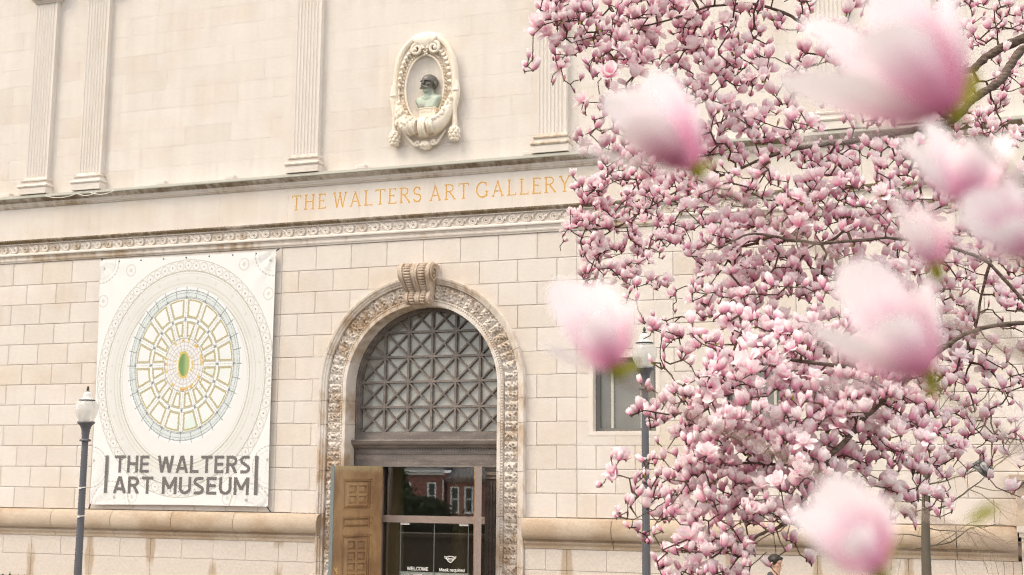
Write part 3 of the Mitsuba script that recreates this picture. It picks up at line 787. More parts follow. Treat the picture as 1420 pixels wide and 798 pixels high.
# projecting pedestal at the right-hand end
P_ = f'{B}__pedestal'
def stepped(x0, x1, spec, m, sub):
    put(P_ + '__' + sub, cat([box(x0 - o, x1 + o, -0.42 - o, 0.03, z0, z1) for o, z0, z1 in spec]), m)
stepped(9.52, 11.6, [(0.0, 2.36, 2.70)], 'pier_stone', 'die')
stepped(9.52, 11.6, [(0.03, 2.70, 2.73), (0.055, 2.73, 2.76), (0.085, 2.76, 2.785), (0.10, 2.785, 2.865)], 'pier_stone', 'cap')
stepped(9.52, 11.6, [(0.03, 2.26, 2.36), (0.06, 2.14, 2.26)], 'ledge_granite', 'foot')
stepped(9.56, 11.6, [(0.06, 2.05, 2.138), (0.03, 1.98, 2.05), (0.0, 0.0, 1.98)], 'base_granite', 'stem')
put(P_ + '__panel', cat([poly_y(sg.box(9.72, 2.42, 11.4, 2.66).difference(sg.box(9.75, 2.45, 11.37, 2.63)), -0.445, -0.42)] + [ball((x, -0.42, 2.54), (0.05, 0.03, 0.07)) for x in np.arange(9.85, 11.3, 0.13)]), 'pier_stone', smooth=30)
put(P_ + '__console', cat([prism_x([(-0.42, 1.98), (-0.62, 1.96), (-0.66, 1.88), (-0.62, 1.78), (-0.52, 1.74), (-0.47, 1.5), (-0.42, 1.4)], 9.75, 10.1)]), 'pier_stone')
# ------------------------------------------------------------------ banner on the wall left of the door
def el(x, z, cx, cz, rx, rz):
    return dr.sqrt(dr.square((x - cx) / rx) + dr.square((z - cz) / rz))
def band(v, c, w, soft=0.35):
    d = dr.abs(v - c)
    return 1 - msmooth(w * (1 - soft), w * (1 + soft), d)
def banner_fn(p, n, uv):
    x, z = p.x, p.z
    c = mi.Color3f(0.80, 0.795, 0.78)
    cream, faint, grey, gold, green = (0.66, 0.65, 0.60), (0.40, 0.37, 0.29), (0.20, 0.23, 0.23), (0.42, 0.33, 0.09), (0.60, 0.73, 0.66)
    # plaster rings of the dome
    k = el(x, z, -4.75, 4.56, 1.90, 2.20)
    a = dr.atan2((z - 4.56) / 2.20, (x + 4.75) / 1.90)
    c = mmix(c, (0.76, 0.755, 0.735), msmooth(1.0, 0.985, k))
    c = mmix(c, cream, band(k, 0.80, 0.075) * (0.35 + 0.65 * mfbm(a * 6, k * 30, 1.0, 2)) * 0.8)
    for q, w, s in ((1.0, 0.0045, 0.6), (0.905, 0.006, 0.75), (0.885, 0.003, 0.4), (0.80, 0.004, 0.35), (0.765, 0.004, 0.3), (0.735, 0.0055, 0.7), (0.71, 0.003, 0.35)):
        c = mmix(c, faint, band(k, q, w) * s)
    # row of small bosses with dots between the outer rings
    u = a * 66 / (2 * math.pi); u = u - dr.floor(u) - 0.5
    d = dr.sqrt(dr.square(u * 0.18) + dr.square((k - 0.952) * 2.05))
    c = mmix(c, faint, band(d, 0.078, 0.006) * 0.6)
    c = mmix(c, (0.22, 0.21, 0.19), msmooth(0.020, 0.012, d) * 0.8)
    u2 = a * 24 / (2 * math.pi); u2 = u2 - dr.floor(u2) - 0.5
    d2 = dr.sqrt(dr.square(u2 * 0.45) + dr.square((k - 0.845) * 1.6))
    c = mmix(c, (0.55, 0.54, 0.48), msmooth(0.03, 0.02, d2) * 0.45)
    # stained-glass oval
    g = el(x, z, -4.757, 4.79, 1.194, 1.41)
    t = dr.atan2((z - 4.79) / 1.41, (x + 4.757) / 1.194)
    inside = msmooth(1.045, 1.03, g)
    gl = mi.Color3f(0.77, 0.785, 0.79)
    gl = mmix(gl, green, msmooth(0.35, 0.7, mfbm(x * 2.2, z * 1.4, 3.0, 3)) * msmooth(5.3, 4.2, z) * 0.6 * msmooth(0.9, 0.86, g))
    N = 16
    s1 = (t + 0.0) * N / (2 * math.pi); s1 = dr.abs(s1 - dr.floor(s1 + 0.5)) * (2 * math.pi / N) * g      # distance from the nearest spoke
    on = msmooth(0.36, 0.37, g) * msmooth(0.99, 0.98, g)
    gl = mmix(gl, (0.80, 0.80, 0.78), band(s1, 0.0, 0.046, 0.1) * on)
    gl = mmix(gl, gold, band(s1, 0.050, 0.011) * on * msmooth(0.87, 0.86, g) * 0.85)
    gl = mmix(gl, grey, band(s1, 0.033, 0.0045) * on * 0.8)
    gl = mmix(gl, grey, band(s1, 0.0, 0.0035) * on * 0.5)
    for q in (0.60,):
        gl = mmix(gl, (0.80, 0.80, 0.78), band(g, q, 0.032, 0.1))
        gl = mmix(gl, gold, (band(g, q + 0.042, 0.011) + band(g, q - 0.042, 0.011)) * msmooth(0.052, 0.060, s1) * 0.85)
        gl = mmix(gl, grey, (band(g, q + 0.024, 0.005) + band(g, q - 0.024, 0.005)) * 0.8)
    gl = mmix(gl, gold, (band(g, 0.858, 0.011) + band(g, 0.388, 0.010)) * msmooth(0.052, 0.060, s1) * 0.85)
    gl = mmix(gl, (0.62, 0.67, 0.66), band(g, 0.945, 0.050, 0.1) * (0.55 + 0.45 * mfbm(t * 40, g * 30, 0.0, 2)))
    for q, w in ((0.885, 0.005), (0.90, 0.004), (0.990, 0.006), (0.955, 0.003)):
        gl = mmix(gl, grey, band(g, q, w) * 0.85)
    s2 = t * 32 / (2 * math.pi); s2 = dr.abs(s2 - dr.floor(s2 + 0.5)) * (2 * math.pi / 32) * g
    gl = mmix(gl, (0.25, 0.28, 0.28), band(s2, 0.0, 0.006) * msmooth(0.885, 0.90, g) * msmooth(1.045, 1.035, g))
    nod = dr.sqrt(dr.square(s1) + dr.square(g - 0.60)); gl = mmix(gl, (0.20, 0.22, 0.22), msmooth(0.024, 0.014, nod))
    nod = dr.sqrt(dr.square(s1) + dr.square(g - 0.89)); gl = mmix(gl, (0.20, 0.22, 0.22), msmooth(0.024, 0.014, nod))
    # hub of the oval
    hub = msmooth(0.352, 0.346, g)
    hb = mi.Color3f(0.76, 0.75, 0.73)
    s3 = t * 24 / (2 * math.pi); s3 = dr.abs(s3 - dr.floor(s3 + 0.5)) * (2 * math.pi / 24) * g
    lead = (0.45, 0.42, 0.44)
    hb = mmix(hb, lead, band(s3, 0.0, 0.006) * msmooth(0.13, 0.15, g) * 0.8)
    for q in (0.20, 0.255, 0.30): hb = mmix(hb, lead, band(g, q, 0.005) * 0.8)
    orn = mfbm(t * 9, g * 22, 7.0, 2)
    hb = mmix(hb, (0.66, 0.50, 0.16), msmooth(0.48, 0.62, orn) * band(g, 0.325, 0.024))
    hb = mmix(hb, (0.60, 0.22, 0.10), msmooth(0.62, 0.75, orn) * band(g, 0.335, 0.015) * 0.8)
    hb = mmix(hb, (0.66, 0.50, 0.16), msmooth(0.42, 0.60, mfbm(t * 7, g * 30, 2.0, 2)) * band(g, 0.155, 0.025) * 0.9)
    e = el(x, z, -4.757, 4.79, 0.105, 0.215)
    hb = mmix(hb, (0.58, 0.47, 0.14), msmooth(1.22, 1.15, e))
    hb = mmix(hb, mmix((0.17, 0.30, 0.11), (0.36, 0.44, 0.20), msmooth(-0.03, 0.06, x + 4.757)), msmooth(1.0, 0.95, e))
    gl = mmix(gl, hb, hub)
    gl = mmix(gl, grey, band(g, 0.352, 0.006) * 0.8)
    c = mmix(c, gl, inside)
    # rosettes in the corners and along the edges, small rings
    for cx, cz, R in ((-6.70, 6.82, 0.40), (-2.92, 6.80, 0.40), (-6.22, 2.20, 0.42), (-3.25, 2.18, 0.42), (-6.70, 2.90, 0.36), (-2.86, 2.92, 0.36)):
        q = el(x, z, cx, cz, R, R * 1.05); aa = dr.atan2(z - cz, x - cx)
        out = msmooth(1.02, 1.03, k)
        c = mmix(c, faint, (band(q, 1.0, 0.03) * (0.4 + 0.6 * msmooth(-0.2, 0.4, dr.sin(aa * 34))) + band(q, 0.80, 0.015) * 0.6 + band(q, 0.25, 0.02) * 0.5) * 0.7 * out)
        c = mmix(c, (0.28, 0.26, 0.22), msmooth(0.10, 0.05, el(x, z, cx + 0.18 * R * (1 if cx < -4.7 else -1), cz + 0.35 * R * (1 if cz < 4 else -1), R, R)) * 0.8 * out)
        c = mmix(c, (0.70, 0.69, 0.65), msmooth(0.95, 0.8, q) * (0.5 + 0.5 * dr.sin(aa * 18)) * 0.45 * out)
    for cx, cz in ((-6.02, 6.62), (-3.55, 6.62), (-6.62, 6.05), (-3.02, 6.05), (-5.75, 2.36), (-3.72, 2.36)):
        q = el(x, z, cx, cz, 0.10, 0.11); c = mmix(c, faint, (band(q, 1.0, 0.10) + msmooth(0.4, 0.25, q)) * 0.4)
    return c * mi.Color3f(0.85, 0.855, 0.865)
mat('banner_print', {'type': 'twosided', 'bsdf': {'type': 'principled', 'base_color': mikit.proc(banner_fn), 'roughness': 0.55, 'specular': 0.25}})
plain('banner_ink', (0.135, 0.125, 0.12), 0.6)
def banner_y(x, z):
    u = (x + 6.73) / 3.85; v = (z - 2.2) / 4.65
    edge = np.minimum(np.minimum(u, 1 - u), np.minimum(v, 1 - v))
    w = 0.018 * (meshkit.noise(np.stack([x * 1.1 + z * 0.4, z * 0.9, 0 * x], -1), 4) - 0.5) * np.clip(edge * 5, 0.3, 1)
    cr = sum(np.exp(-((np.hypot(u - a, v - b)) / 0.16) ** 2) * np.sin(np.arctan2(v - b, u - a) * 9) * 0.014 for a, b in ((0, 0), (1, 0), (0, 1), (1, 1)))
    return -0.09 + w + cr
def banner_mesh():
    n, m = 64, 76
    U, V = np.meshgrid(np.linspace(0, 1, n), np.linspace(0, 1, m), indexing='ij')
    x = -6.675 + U * 3.79 - 0.055 * V * (1 - U) + 0.0 * V
    sag = 0.012 * np.sin(U * math.pi)
    z = (2.206 + 0.016 * U) * (1 - V) + (6.856 - 0.014 * U) * V
    z = z - sag * V + sag * (1 - V)
    x = x + 0.014 * np.sin(V * math.pi) * (0.5 - U) * 2
    P = np.stack([x, banner_y(x, z), z], -1).reshape(-1, 3)
    q = (np.arange(n - 1)[:, None] * m + np.arange(m - 1)[None]).ravel()
    f = quads(np.stack([q, q + m, q + m + 1, q + 1], 1))
    back = P + np.array([0, 0.003, 0])
    return np.vstack([P, back]), np.vstack([f, f[:, ::-1] + len(P)])
labels['museum_banner'] = {'label': 'large white banner printed with an oval stained glass dome, hung left of the doorway', 'category': 'banner'}
scene['museum_banner__cloth'] = mikit.ply(banner_mesh(), 'banner_print', smooth=True)

SW = 0.17
def sans(c):
    U = so.unary_union
    s = lambda pts: stroke(pts, SW)
    h = SW / 2
    if c == 'T': return U([s([(0, 1 - h), (0.72, 1 - h)]), s([(0.36, 0), (0.36, 1)])]), 0.72
    if c == 'H': return U([s([(h, 0), (h, 1)]), s([(0.72 - h, 0), (0.72 - h, 1)]), s([(0, 0.52), (0.7, 0.52)])]), 0.72
    if c == 'E': return U([s([(h, 0), (h, 1)]), s([(0, h), (0.60, h)]), s([(0, 1 - h), (0.60, 1 - h)]), s([(0, 0.51), (0.56, 0.51)])]), 0.62
    if c == 'L': return U([s([(h, 0), (h, 1)]), s([(0, h), (0.56, h)])]), 0.57
    if c == 'W': return U([s([(0.09, 1), (0.29, 0.0)]), s([(0.29, 0.0), (0.52, 0.94)]), s([(0.56, 0.94), (0.79, 0.0)]), s([(0.79, 0), (0.99, 1)])]).intersection(sg.box(-1, 0, 2, 1)), 1.08
    if c == 'A': return U([s([(0.07, 0), (0.37, 1)]), s([(0.41, 1), (0.71, 0)]), s([(0.2, 0.27), (0.6, 0.27)])]).intersection(sg.box(-1, 0, 2, 1)), 0.78
    if c == 'R': return U([s([(h, 0), (h, 1)]), stroke([(h, 1 - h)] + arcpts(0.36, 0.70, 0.24, 0.30 - h, 90, -90) + [(h, 0.40 + h)], SW), s([(0.36, 0.46), (0.64, 0.0)])]).intersection(sg.box(-1, 0, 2, 1)), 0.72
    if c == 'S': return stroke([(0.60, 1 - h)] + arcpts(0.30, 0.735, 0.215, 0.265 - h, 90, 225, 9) + arcpts(0.34, 0.265, 0.225, 0.265 - h, 45, -90, 9) + [(0.05, h)], SW), 0.66
    if c == 'M': return U([s([(h, 0), (h, 1)]), s([(0.90 - h, 0), (0.90 - h, 1)]), s([(0.08, 1), (0.45, 0.30)]), s([(0.45, 0.30), (0.82, 1)])]).intersection(sg.box(-1, 0, 2, 1)), 0.90
    if c == 'U': return stroke([(h, 1), (h, 0.33)] + arcpts(0.37, 0.36, 0.37 - h, 0.36 - h, 180, 360) + [(0.74 - h, 1)], SW), 0.74
    return None, 0.28
def banner_line(text, x0, x1, z0, h):
    gl = [sans(c) for c in text]
    tot = sum(g[1] for g in gl)
    gap = 0.135
    sx = (x1 - x0) / (tot + gap * (len(text) - 1))
    x = x0
    for g, w in gl:
        if g is not None:
            poly = sa.translate(sa.scale(g, sx, h, origin=(0, 0)), x, z0)
            v, f = poly_y(poly, 0, 0.002)
            v = v.copy(); v[:, 1] += banner_y(v[:, 0], v[:, 2]) - 0.007
            put('museum_banner__letter', (v, f), 'banner_ink')
        x += (w + gap) * sx
banner_line('THE WALTERS', -6.165, -3.265, 2.805, 0.315)
banner_line('ART MUSEUM', -6.165, -3.275, 2.42, 0.315)
for x in (-6.335, -3.135):
    v, f = box(x - 0.033, x + 0.033, 0, 0.002, 2.425, 3.12)
    v = v.copy(); v[:, 1] += -0.105
    put('museum_banner__letter', (v, f), 'banner_ink')
for x, z, dx, dz in ((-6.70, 6.85, -0.03, 0.05), (-2.90, 6.83, 0.05, 0.05), (-6.66, 2.215, -0.06, -0.09), (-2.90, 2.23, 0.06, -0.11)):
    put('museum_banner__rope', tube([(x, -0.09, z), (x + dx, -0.05, z + dz)], 0.014, 6), 'iron_dark')
for x in np.linspace(-6.3, -3.3, 7):
    put('museum_banner__eyelet', lathe([(0.0, 0.0), (0.02, 0.0), (0.02, 0.01), (0.0, 0.012)], 8)[0] @ np.array([[1, 0, 0], [0, 0, 1], [0, -1, 0]]) + np.array([x, -0.105, 6.815]) if False else ball((x, -0.098, 6.805), (0.016, 0.006, 0.016)), 'iron_dark')

# ------------------------------------------------------------------ oval cartouche (carved, part of the building)
C_ = f'{B}__cartouche'
CX, CZ = 0.03, 9.60
def egg(k, t):
    a = np.asarray(t)
    rz = np.where(np.sin(a) > 0, 0.93, 0.86)
    q = np.where(np.sin(a) > 0, 0.80, 0.95)
    return CX + 0.575 * k * np.sign(np.cos(a)) * np.abs(np.cos(a)) ** q, CZ + 0.03 + rz * k * np.sign(np.sin(a)) * np.abs(np.sin(a)) ** q
tt = np.linspace(0, 2 * math.pi, 72, endpoint=False)
ex, ez = egg(1.04, tt)
hole_o = sa.scale(sg.Point(CX, CZ + 0.02).buffer(1, 24), 0.37, 0.61)
put(C_ + '__back_plate', cat([poly_y(sg.Polygon(list(zip(ex, ez))).difference(hole_o), -0.10, 0.0)]), 'pale_stone')
dish = []
for i, q in enumerate(np.linspace(0.0, 1.0, 9)):
    dish.append((q, -0.012 - 0.10 * q ** 3))
V = []
for q, y in dish:
    for t in tt: V.append((CX + 0.38 * q * math.cos(t), y, CZ + 0.02 + 0.62 * q * math.sin(t)))
n_ = len(tt); i = np.repeat(np.arange(8), n_); j = np.tile(np.arange(n_), 8)
put(C_ + '__niche', (np.array(V), quads(np.stack([i * n_ + j, i * n_ + (j + 1) % n_, (i + 1) * n_ + (j + 1) % n_, (i + 1) * n_ + j], 1))), 'smooth_stone', smooth=True)
a_rim = np.linspace(math.radians(-28), math.radians(208), 60)
x_, z_ = egg(1.0, a_rim)
rim_r = 0.046 + 0.012 * np.sin(a_rim)
put(C_ + '__rim', cat([tube(np.stack([x_, -0.13 - 0.02 * np.sin(a_rim), z_], 1), rim_r, 10), tube(np.stack([(x_ - CX) * 0.89 + CX, 0 * x_ - 0.125, (z_ - CZ) * 0.905 + CZ], 1), 0.022, 6)]), 'pale_stone', smooth=40)
th = tt
put(C_ + '__inner_ring', cat([tube(np.stack([CX + 0.372 * np.cos(th), 0 * th - 0.135, CZ + 0.02 + 0.612 * np.sin(th)], 1), 0.020, 6, closed=True)]), 'pale_stone', smooth=40)
rope = []
for t in np.linspace(0, 2 * math.pi, 60, endpoint=False):
    px, pz = CX + 0.418 * math.cos(t), CZ + 0.02 + 0.665 * math.sin(t)
    tang = math.atan2(0.665 * math.cos(t), -0.418 * math.sin(t)) + 0.6
    rope.append(tube([(px - 0.030 * math.cos(tang), -0.125, pz - 0.030 * math.sin(tang)), (px, -0.155, pz), (px + 0.030 * math.cos(tang), -0.125, pz + 0.030 * math.sin(tang))], [0.010, 0.018, 0.010], 6))
put(C_ + '__rope_moulding', cat(rope), 'pale_stone', smooth=40)
for t in np.radians(np.concatenate([np.arange(-5, 71, 8.3), np.arange(110, 188, 8.3)])):
    x0, z0 = CX + 0.475 * math.cos(t) * 0.98, CZ + 0.02 + 0.735 * math.sin(t)
    x1, z1 = egg(0.86, t)
    x1, z1 = float(x1), float(z1)
    m = ((x0 + x1) / 2, -0.175, (z0 + z1) / 2)
    put(C_ + '__flute', tube([(x0, -0.11, z0), m, (x1, -0.115, z1)], [0.020, 0.038, 0.034], 7), 'pale_stone', smooth=40)
# hood and volutes at the top
hood = []
for q in np.linspace(-1, 1, 9):
    hood.append(tube(bez((CX + 0.05 + 0.045 * q, -0.14, 10.30 + 0.05 * q * q), (CX + 0.02 + 0.19 * q, -0.30, 10.50), (CX + 0.0 + 0.24 * q, -0.10, 10.62 - 0.05 * q * q), 9), np.linspace(0.02, 0.055, 9), 7))
put(C_ + '__shell_hood', cat(hood), 'pale_stone', smooth=50)
for s in (-1, 1):
    th2 = np.linspace(0, 2 * math.pi * 1.55, 34)
    r = 0.125 * (1 - 0.72 * th2 / th2[-1])
    P = np.stack([CX + 0.03 + s * (0.165 - r * np.cos(th2)), -0.19 - 0.03 * th2 / th2[-1], 10.33 + r * np.sin(th2)], 1)
    put(C_ + '__volute', cat([tube(P, np.linspace(0.036, 0.022, 34), 8), ball(P[-1], 0.04, 2)]), 'pale_stone', smooth=50)
put(C_ + '__leaf_drop', cat([ball((CX + 0.02 + dx, -0.17, z), r) for dx, z, r in ((0, 10.34, 0.03), (-0.035, 10.30, 0.026), (0.035, 10.30, 0.026), (0, 10.27, 0.03), (-0.02, 10.23, 0.022), (0.025, 10.235, 0.022))]), 'pale_stone', smooth=True)
# ribbons down the sides, ending in fruit drops
for s in (-1, 1):
    P = catmull([(CX + s * 0.60, -0.12, 9.72), (CX + s * 0.615, -0.13, 9.48), (CX + s * 0.575, -0.13, 9.20), (CX + s * 0.585, -0.12, 8.95), (CX + s * 0.575, -0.11, 8.86)], 8)
    put(C_ + '__ribbon', cat([tube(P, np.interp(np.linspace(0, 1, len(P)), [0, 0.3, 0.6, 1], [0.05, 0.065, 0.04, 0.06]), 9), ball((CX + s * 0.61, -0.17, 9.52), (0.06, 0.04, 0.03), 2)]), 'pale_stone', smooth=50)
    drop = [lathe([(0.0, 8.60), (0.04, 8.615), (0.075, 8.67), (0.088, 8.74), (0.075, 8.80), (0.08, 8.835), (0.085, 8.85), (0.06, 8.87), (0.0, 8.88)], 14, (CX + s * 0.575, -0.12, 0.0))]
    for kz, z in enumerate((8.645, 8.70, 8.76, 8.81)):
        R = (0.055, 0.08, 0.085, 0.075)[kz]
        for q in range(7):
            aa = q * 2 * math.pi / 7 + kz * 0.45
            drop.append(ball((CX + s * 0.575 + R * math.cos(aa), -0.12 + R * math.sin(aa), z), (0.032, 0.032, 0.036)))
    put(C_ + '__fruit_drop', cat(drop), 'pale_stone', smooth=50)
    # cornucopia with leaves and fruit
    P = catmull([(CX + s * 0.50, -0.12, 9.36), (CX + s * 0.43, -0.16, 9.12), (CX + s * 0.28, -0.20, 8.93), (CX + s * 0.10, -0.22, 8.90)], 8)
    put(C_ + '__cornucopia', cat([tube(P, np.interp(np.linspace(0, 1, len(P)), [0, 0.4, 0.75, 1], [0.07, 0.12, 0.15, 0.12]), 12)] + [tube(np.stack([P[kx][0] + 0.0 * tt, P[kx][1] + rr * np.cos(tt), P[kx][2] + rr * np.sin(tt)], 1), 0.016, 5, closed=True) for kx, rr in ((len(P) - 3, 0.13), (len(P) - 7, 0.15))]), 'pale_stone', smooth=50)
    fr_ = np.random.default_rng(5 + s)
    fruit = []
    for q in range(34):
        u = fr_.uniform(0, 0.80)
        c = P[int(u * (len(P) - 1))]
        aa = fr_.uniform(math.pi * 0.75, math.pi * 2.0)
        R = np.interp(u, [0, 0.4, 0.8], [0.06, 0.115, 0.14])
        r = fr_.uniform(0.022, 0.046)
        fruit.append(ball((c[0] + R * math.cos(aa) * 0.7, c[1] + R * (-abs(math.sin(aa))), c[2] + R * math.cos(aa + 0.6) * 0.8), (r, r, r * fr_.uniform(0.9, 1.6))))
    put(C_ + '__fruit_cluster', cat(fruit), 'pale_stone', smooth=True)
put(C_ + '__knot', cat([tube(np.stack([CX + 0.02 + 0 * tt + q, -0.19 + 0.13 * np.cos(tt), 8.89 + 0.16 * np.sin(tt)], 1), 0.026, 6, closed=True) for q in (-0.045, 0.0, 0.045)]), 'pale_stone', smooth=50)
pal = [poly_y(sg.Polygon(list(zip(CX + 0.02 + 0.10 * np.cos(tt), 8.58 + 0.075 * np.sin(tt)))).buffer(0), -0.14, -0.02)]
for s in (-1, 1):
    th3 = np.linspace(0, 2 * math.pi * 1.1, 20)
    pal.append(tube(np.vstack([bez((CX + s * 0.40, -0.08, 8.84), (CX + s * 0.28, -0.08, 8.68), (CX + 0.02 + s * 0.20, -0.11, 8.585), 10), np.stack([CX + 0.02 + s * (0.155 + 0.045 * np.cos(th3 + 0.2) * (1 - 0.5 * th3 / th3[-1])), 0 * th3 - 0.12, 8.62 + 0.045 * np.sin(-th3) * (1 - 0.5 * th3 / th3[-1])], 1)]), 0.024, 6))
for q in np.linspace(-0.07, 0.07, 5):
    pal.append(tube([(CX + 0.02 + q * 0.5, -0.15, 8.64), (CX + 0.02 + q, -0.165, 8.57), (CX + 0.02 + q * 1.1, -0.13, 8.52)], [0.012, 0.022, 0.016], 6))
put(C_ + '__palmette', cat(pal), 'pale_stone', smooth=50)

# ------------------------------------------------------------------ bronze bust
def hull_chain(balls, closed=None):
    out = m3.Manifold()
    for a, b in balls:
        sp_ = []
        for c, r in (a, b):
            r = (r, r, r) if np.isscalar(r) else r
            sp_.append(m3.Manifold.sphere(1.0, 20).scale(r).translate(c))
        out = out + m3.Manifold.batch_hull(sp_)
    return out
def smoothed(man, edge=0.02, it=8):
    me = man.refine_to_length(edge).to_mesh()
    tm = trimesh.Trimesh(me.vert_properties[:, :3], me.tri_verts, process=True)
    trimesh.smoothing.filter_taubin(tm, iterations=it)
    return np.array(tm.vertices), np.array(tm.faces)

def head_mesh(hat=False):
    """a head one unit tall, chin at z = 0, face towards -y"""
    S = lambda c, r: m3.Manifold.sphere(1.0, 28).scale(r).translate(c)
    h = S((0, 0.06, 0.66), (0.36, 0.43, 0.35))
    h = h + hull_chain([(((0, -0.10, 0.56), (0.27, 0.24, 0.28)), ((0, -0.20, 0.14), (0.15, 0.13, 0.12)))])
    h = h + hull_chain([(((0, 0.05, 0.45), (0.27, 0.25, 0.2)), ((0, -0.12, 0.18), (0.18, 0.14, 0.12)))])
    h = h + hull_chain([(((0, -0.375, 0.55), (0.045, 0.05, 0.05)), ((0, -0.455, 0.405), (0.062, 0.075, 0.05)))])        # nose
    for s in (-1, 1):
        h = h + hull_chain([(((s * 0.05, -0.375, 0.60), (0.05, 0.05, 0.035)), ((s * 0.20, -0.315, 0.60), (0.06, 0.05, 0.035)))])  # brow
        h = h - S((s * 0.135, -0.395, 0.53), (0.075, 0.07, 0.05))
        h = h + S((s * 0.135, -0.295, 0.53), (0.055, 0.055, 0.045))                                                     # eye
        h = h + S((s * 0.355, 0.03, 0.50), (0.05, 0.10, 0.13))                                                            # ear
        h = h + S((s * 0.17, -0.245, 0.42), (0.09, 0.09, 0.07))                                                            # cheek
    h = h + hull_chain([(((-0.075, -0.365, 0.235), 0.035), ((0.075, -0.365, 0.235), 0.035))])                            # lips
    return h

def bronze_bust_fn(p, n, uv):
    a = mfbm(p.x * 7 + 2, p.y * 7, p.z * 4, 3)
    up = msmooth(9.62, 9.50, p.z) * msmooth(-0.45, 0.1, 0.32 - p.x)      # verdigris has run over the chest
    top = msmooth(9.80, 9.90, p.z)
    g = dr.clip(up * 0.95 + top * 0.7 + (a - 0.5) * 0.9, 0, 1)
    return mmix((0.095, 0.088, 0.078), (0.33, 0.39, 0.32), g * msmooth(0.22, 0.45, a))
mat('verdigris_bronze', {'type': 'twosided', 'bsdf': {'type': 'principled', 'base_color': mikit.proc(bronze_bust_fn), 'roughness': 0.38, 'specular': 0.7}})
labels['bronze_bust'] = {'label': 'green-streaked bronze bust of a moustached bald man, set in the oval niche above the doorway', 'category': 'bust'}
bx, by, bz = 0.11, -0.13, 9.215
sh = m3.Manifold.batch_hull([m3.Manifold.sphere(1.0, 24).scale(r).translate(c) for c, r in (((0, 0, 0.20), (0.10, 0.09, 0.10)), ((-0.20, 0.01, 0.19), (0.07, 0.07, 0.06)), ((0.20, 0.01, 0.19), (0.07, 0.07, 0.06)))])
ch = m3.Manifold.batch_hull([m3.Manifold.sphere(1.0, 24).scale(r).translate(c) for c, r in (((-0.18, 0.0, 0.17), (0.075, 0.08, 0.07)), ((0.18, 0.0, 0.17), (0.075, 0.08, 0.07)), ((-0.10, -0.02, 0.03), (0.09, 0.08, 0.03)), ((0.10, -0.02, 0.03), (0.09, 0.08, 0.03)))])
neck = hull_chain([(((0, 0.015, 0.20), (0.115, 0.10, 0.06)), ((0, 0.0, 0.36), (0.10, 0.10, 0.06)))])
hd = head_mesh()
must = hull_chain([(((0, -0.42, 0.30), (0.07, 0.06, 0.045)), ((-0.17, -0.36, 0.22), (0.05, 0.05, 0.04))), (((0, -0.42, 0.30), (0.07, 0.06, 0.045)), ((0.17, -0.36, 0.22), (0.05, 0.05, 0.04)))])
hd = (hd + must).scale((0.40, 0.38, 0.38)).rotate((-4, 0, -10)).translate((0, -0.02, 0.27))
bust = sh + ch + neck + hd
scene['bronze_bust__figure'] = mikit.ply(move(smoothed(bust, 0.012, 6), rotz(math.radians(-6), (bx, by, bz))), 'verdigris_bronze', smooth=True)
scene['bronze_bust__pedestal'] = mikit.ply(cat([block(bx - 0.125, bx + 0.165, 9.04, 9.212, -0.245, -0.02, 0.01), block(bx - 0.14, bx + 0.18, 9.20, 9.226, -0.255, -0.02, 0.006)]), 'pale_stone')
scene['bronze_bust__inscription'] = mikit.ply(cat([box(bx - 0.09 + q * 0.027, bx - 0.09 + q * 0.027 + (0.012, 0.016, 0.009)[q % 3], -0.2475, -0.244, 9.128, 9.162) for q in range(8)]), 'stained_stone')

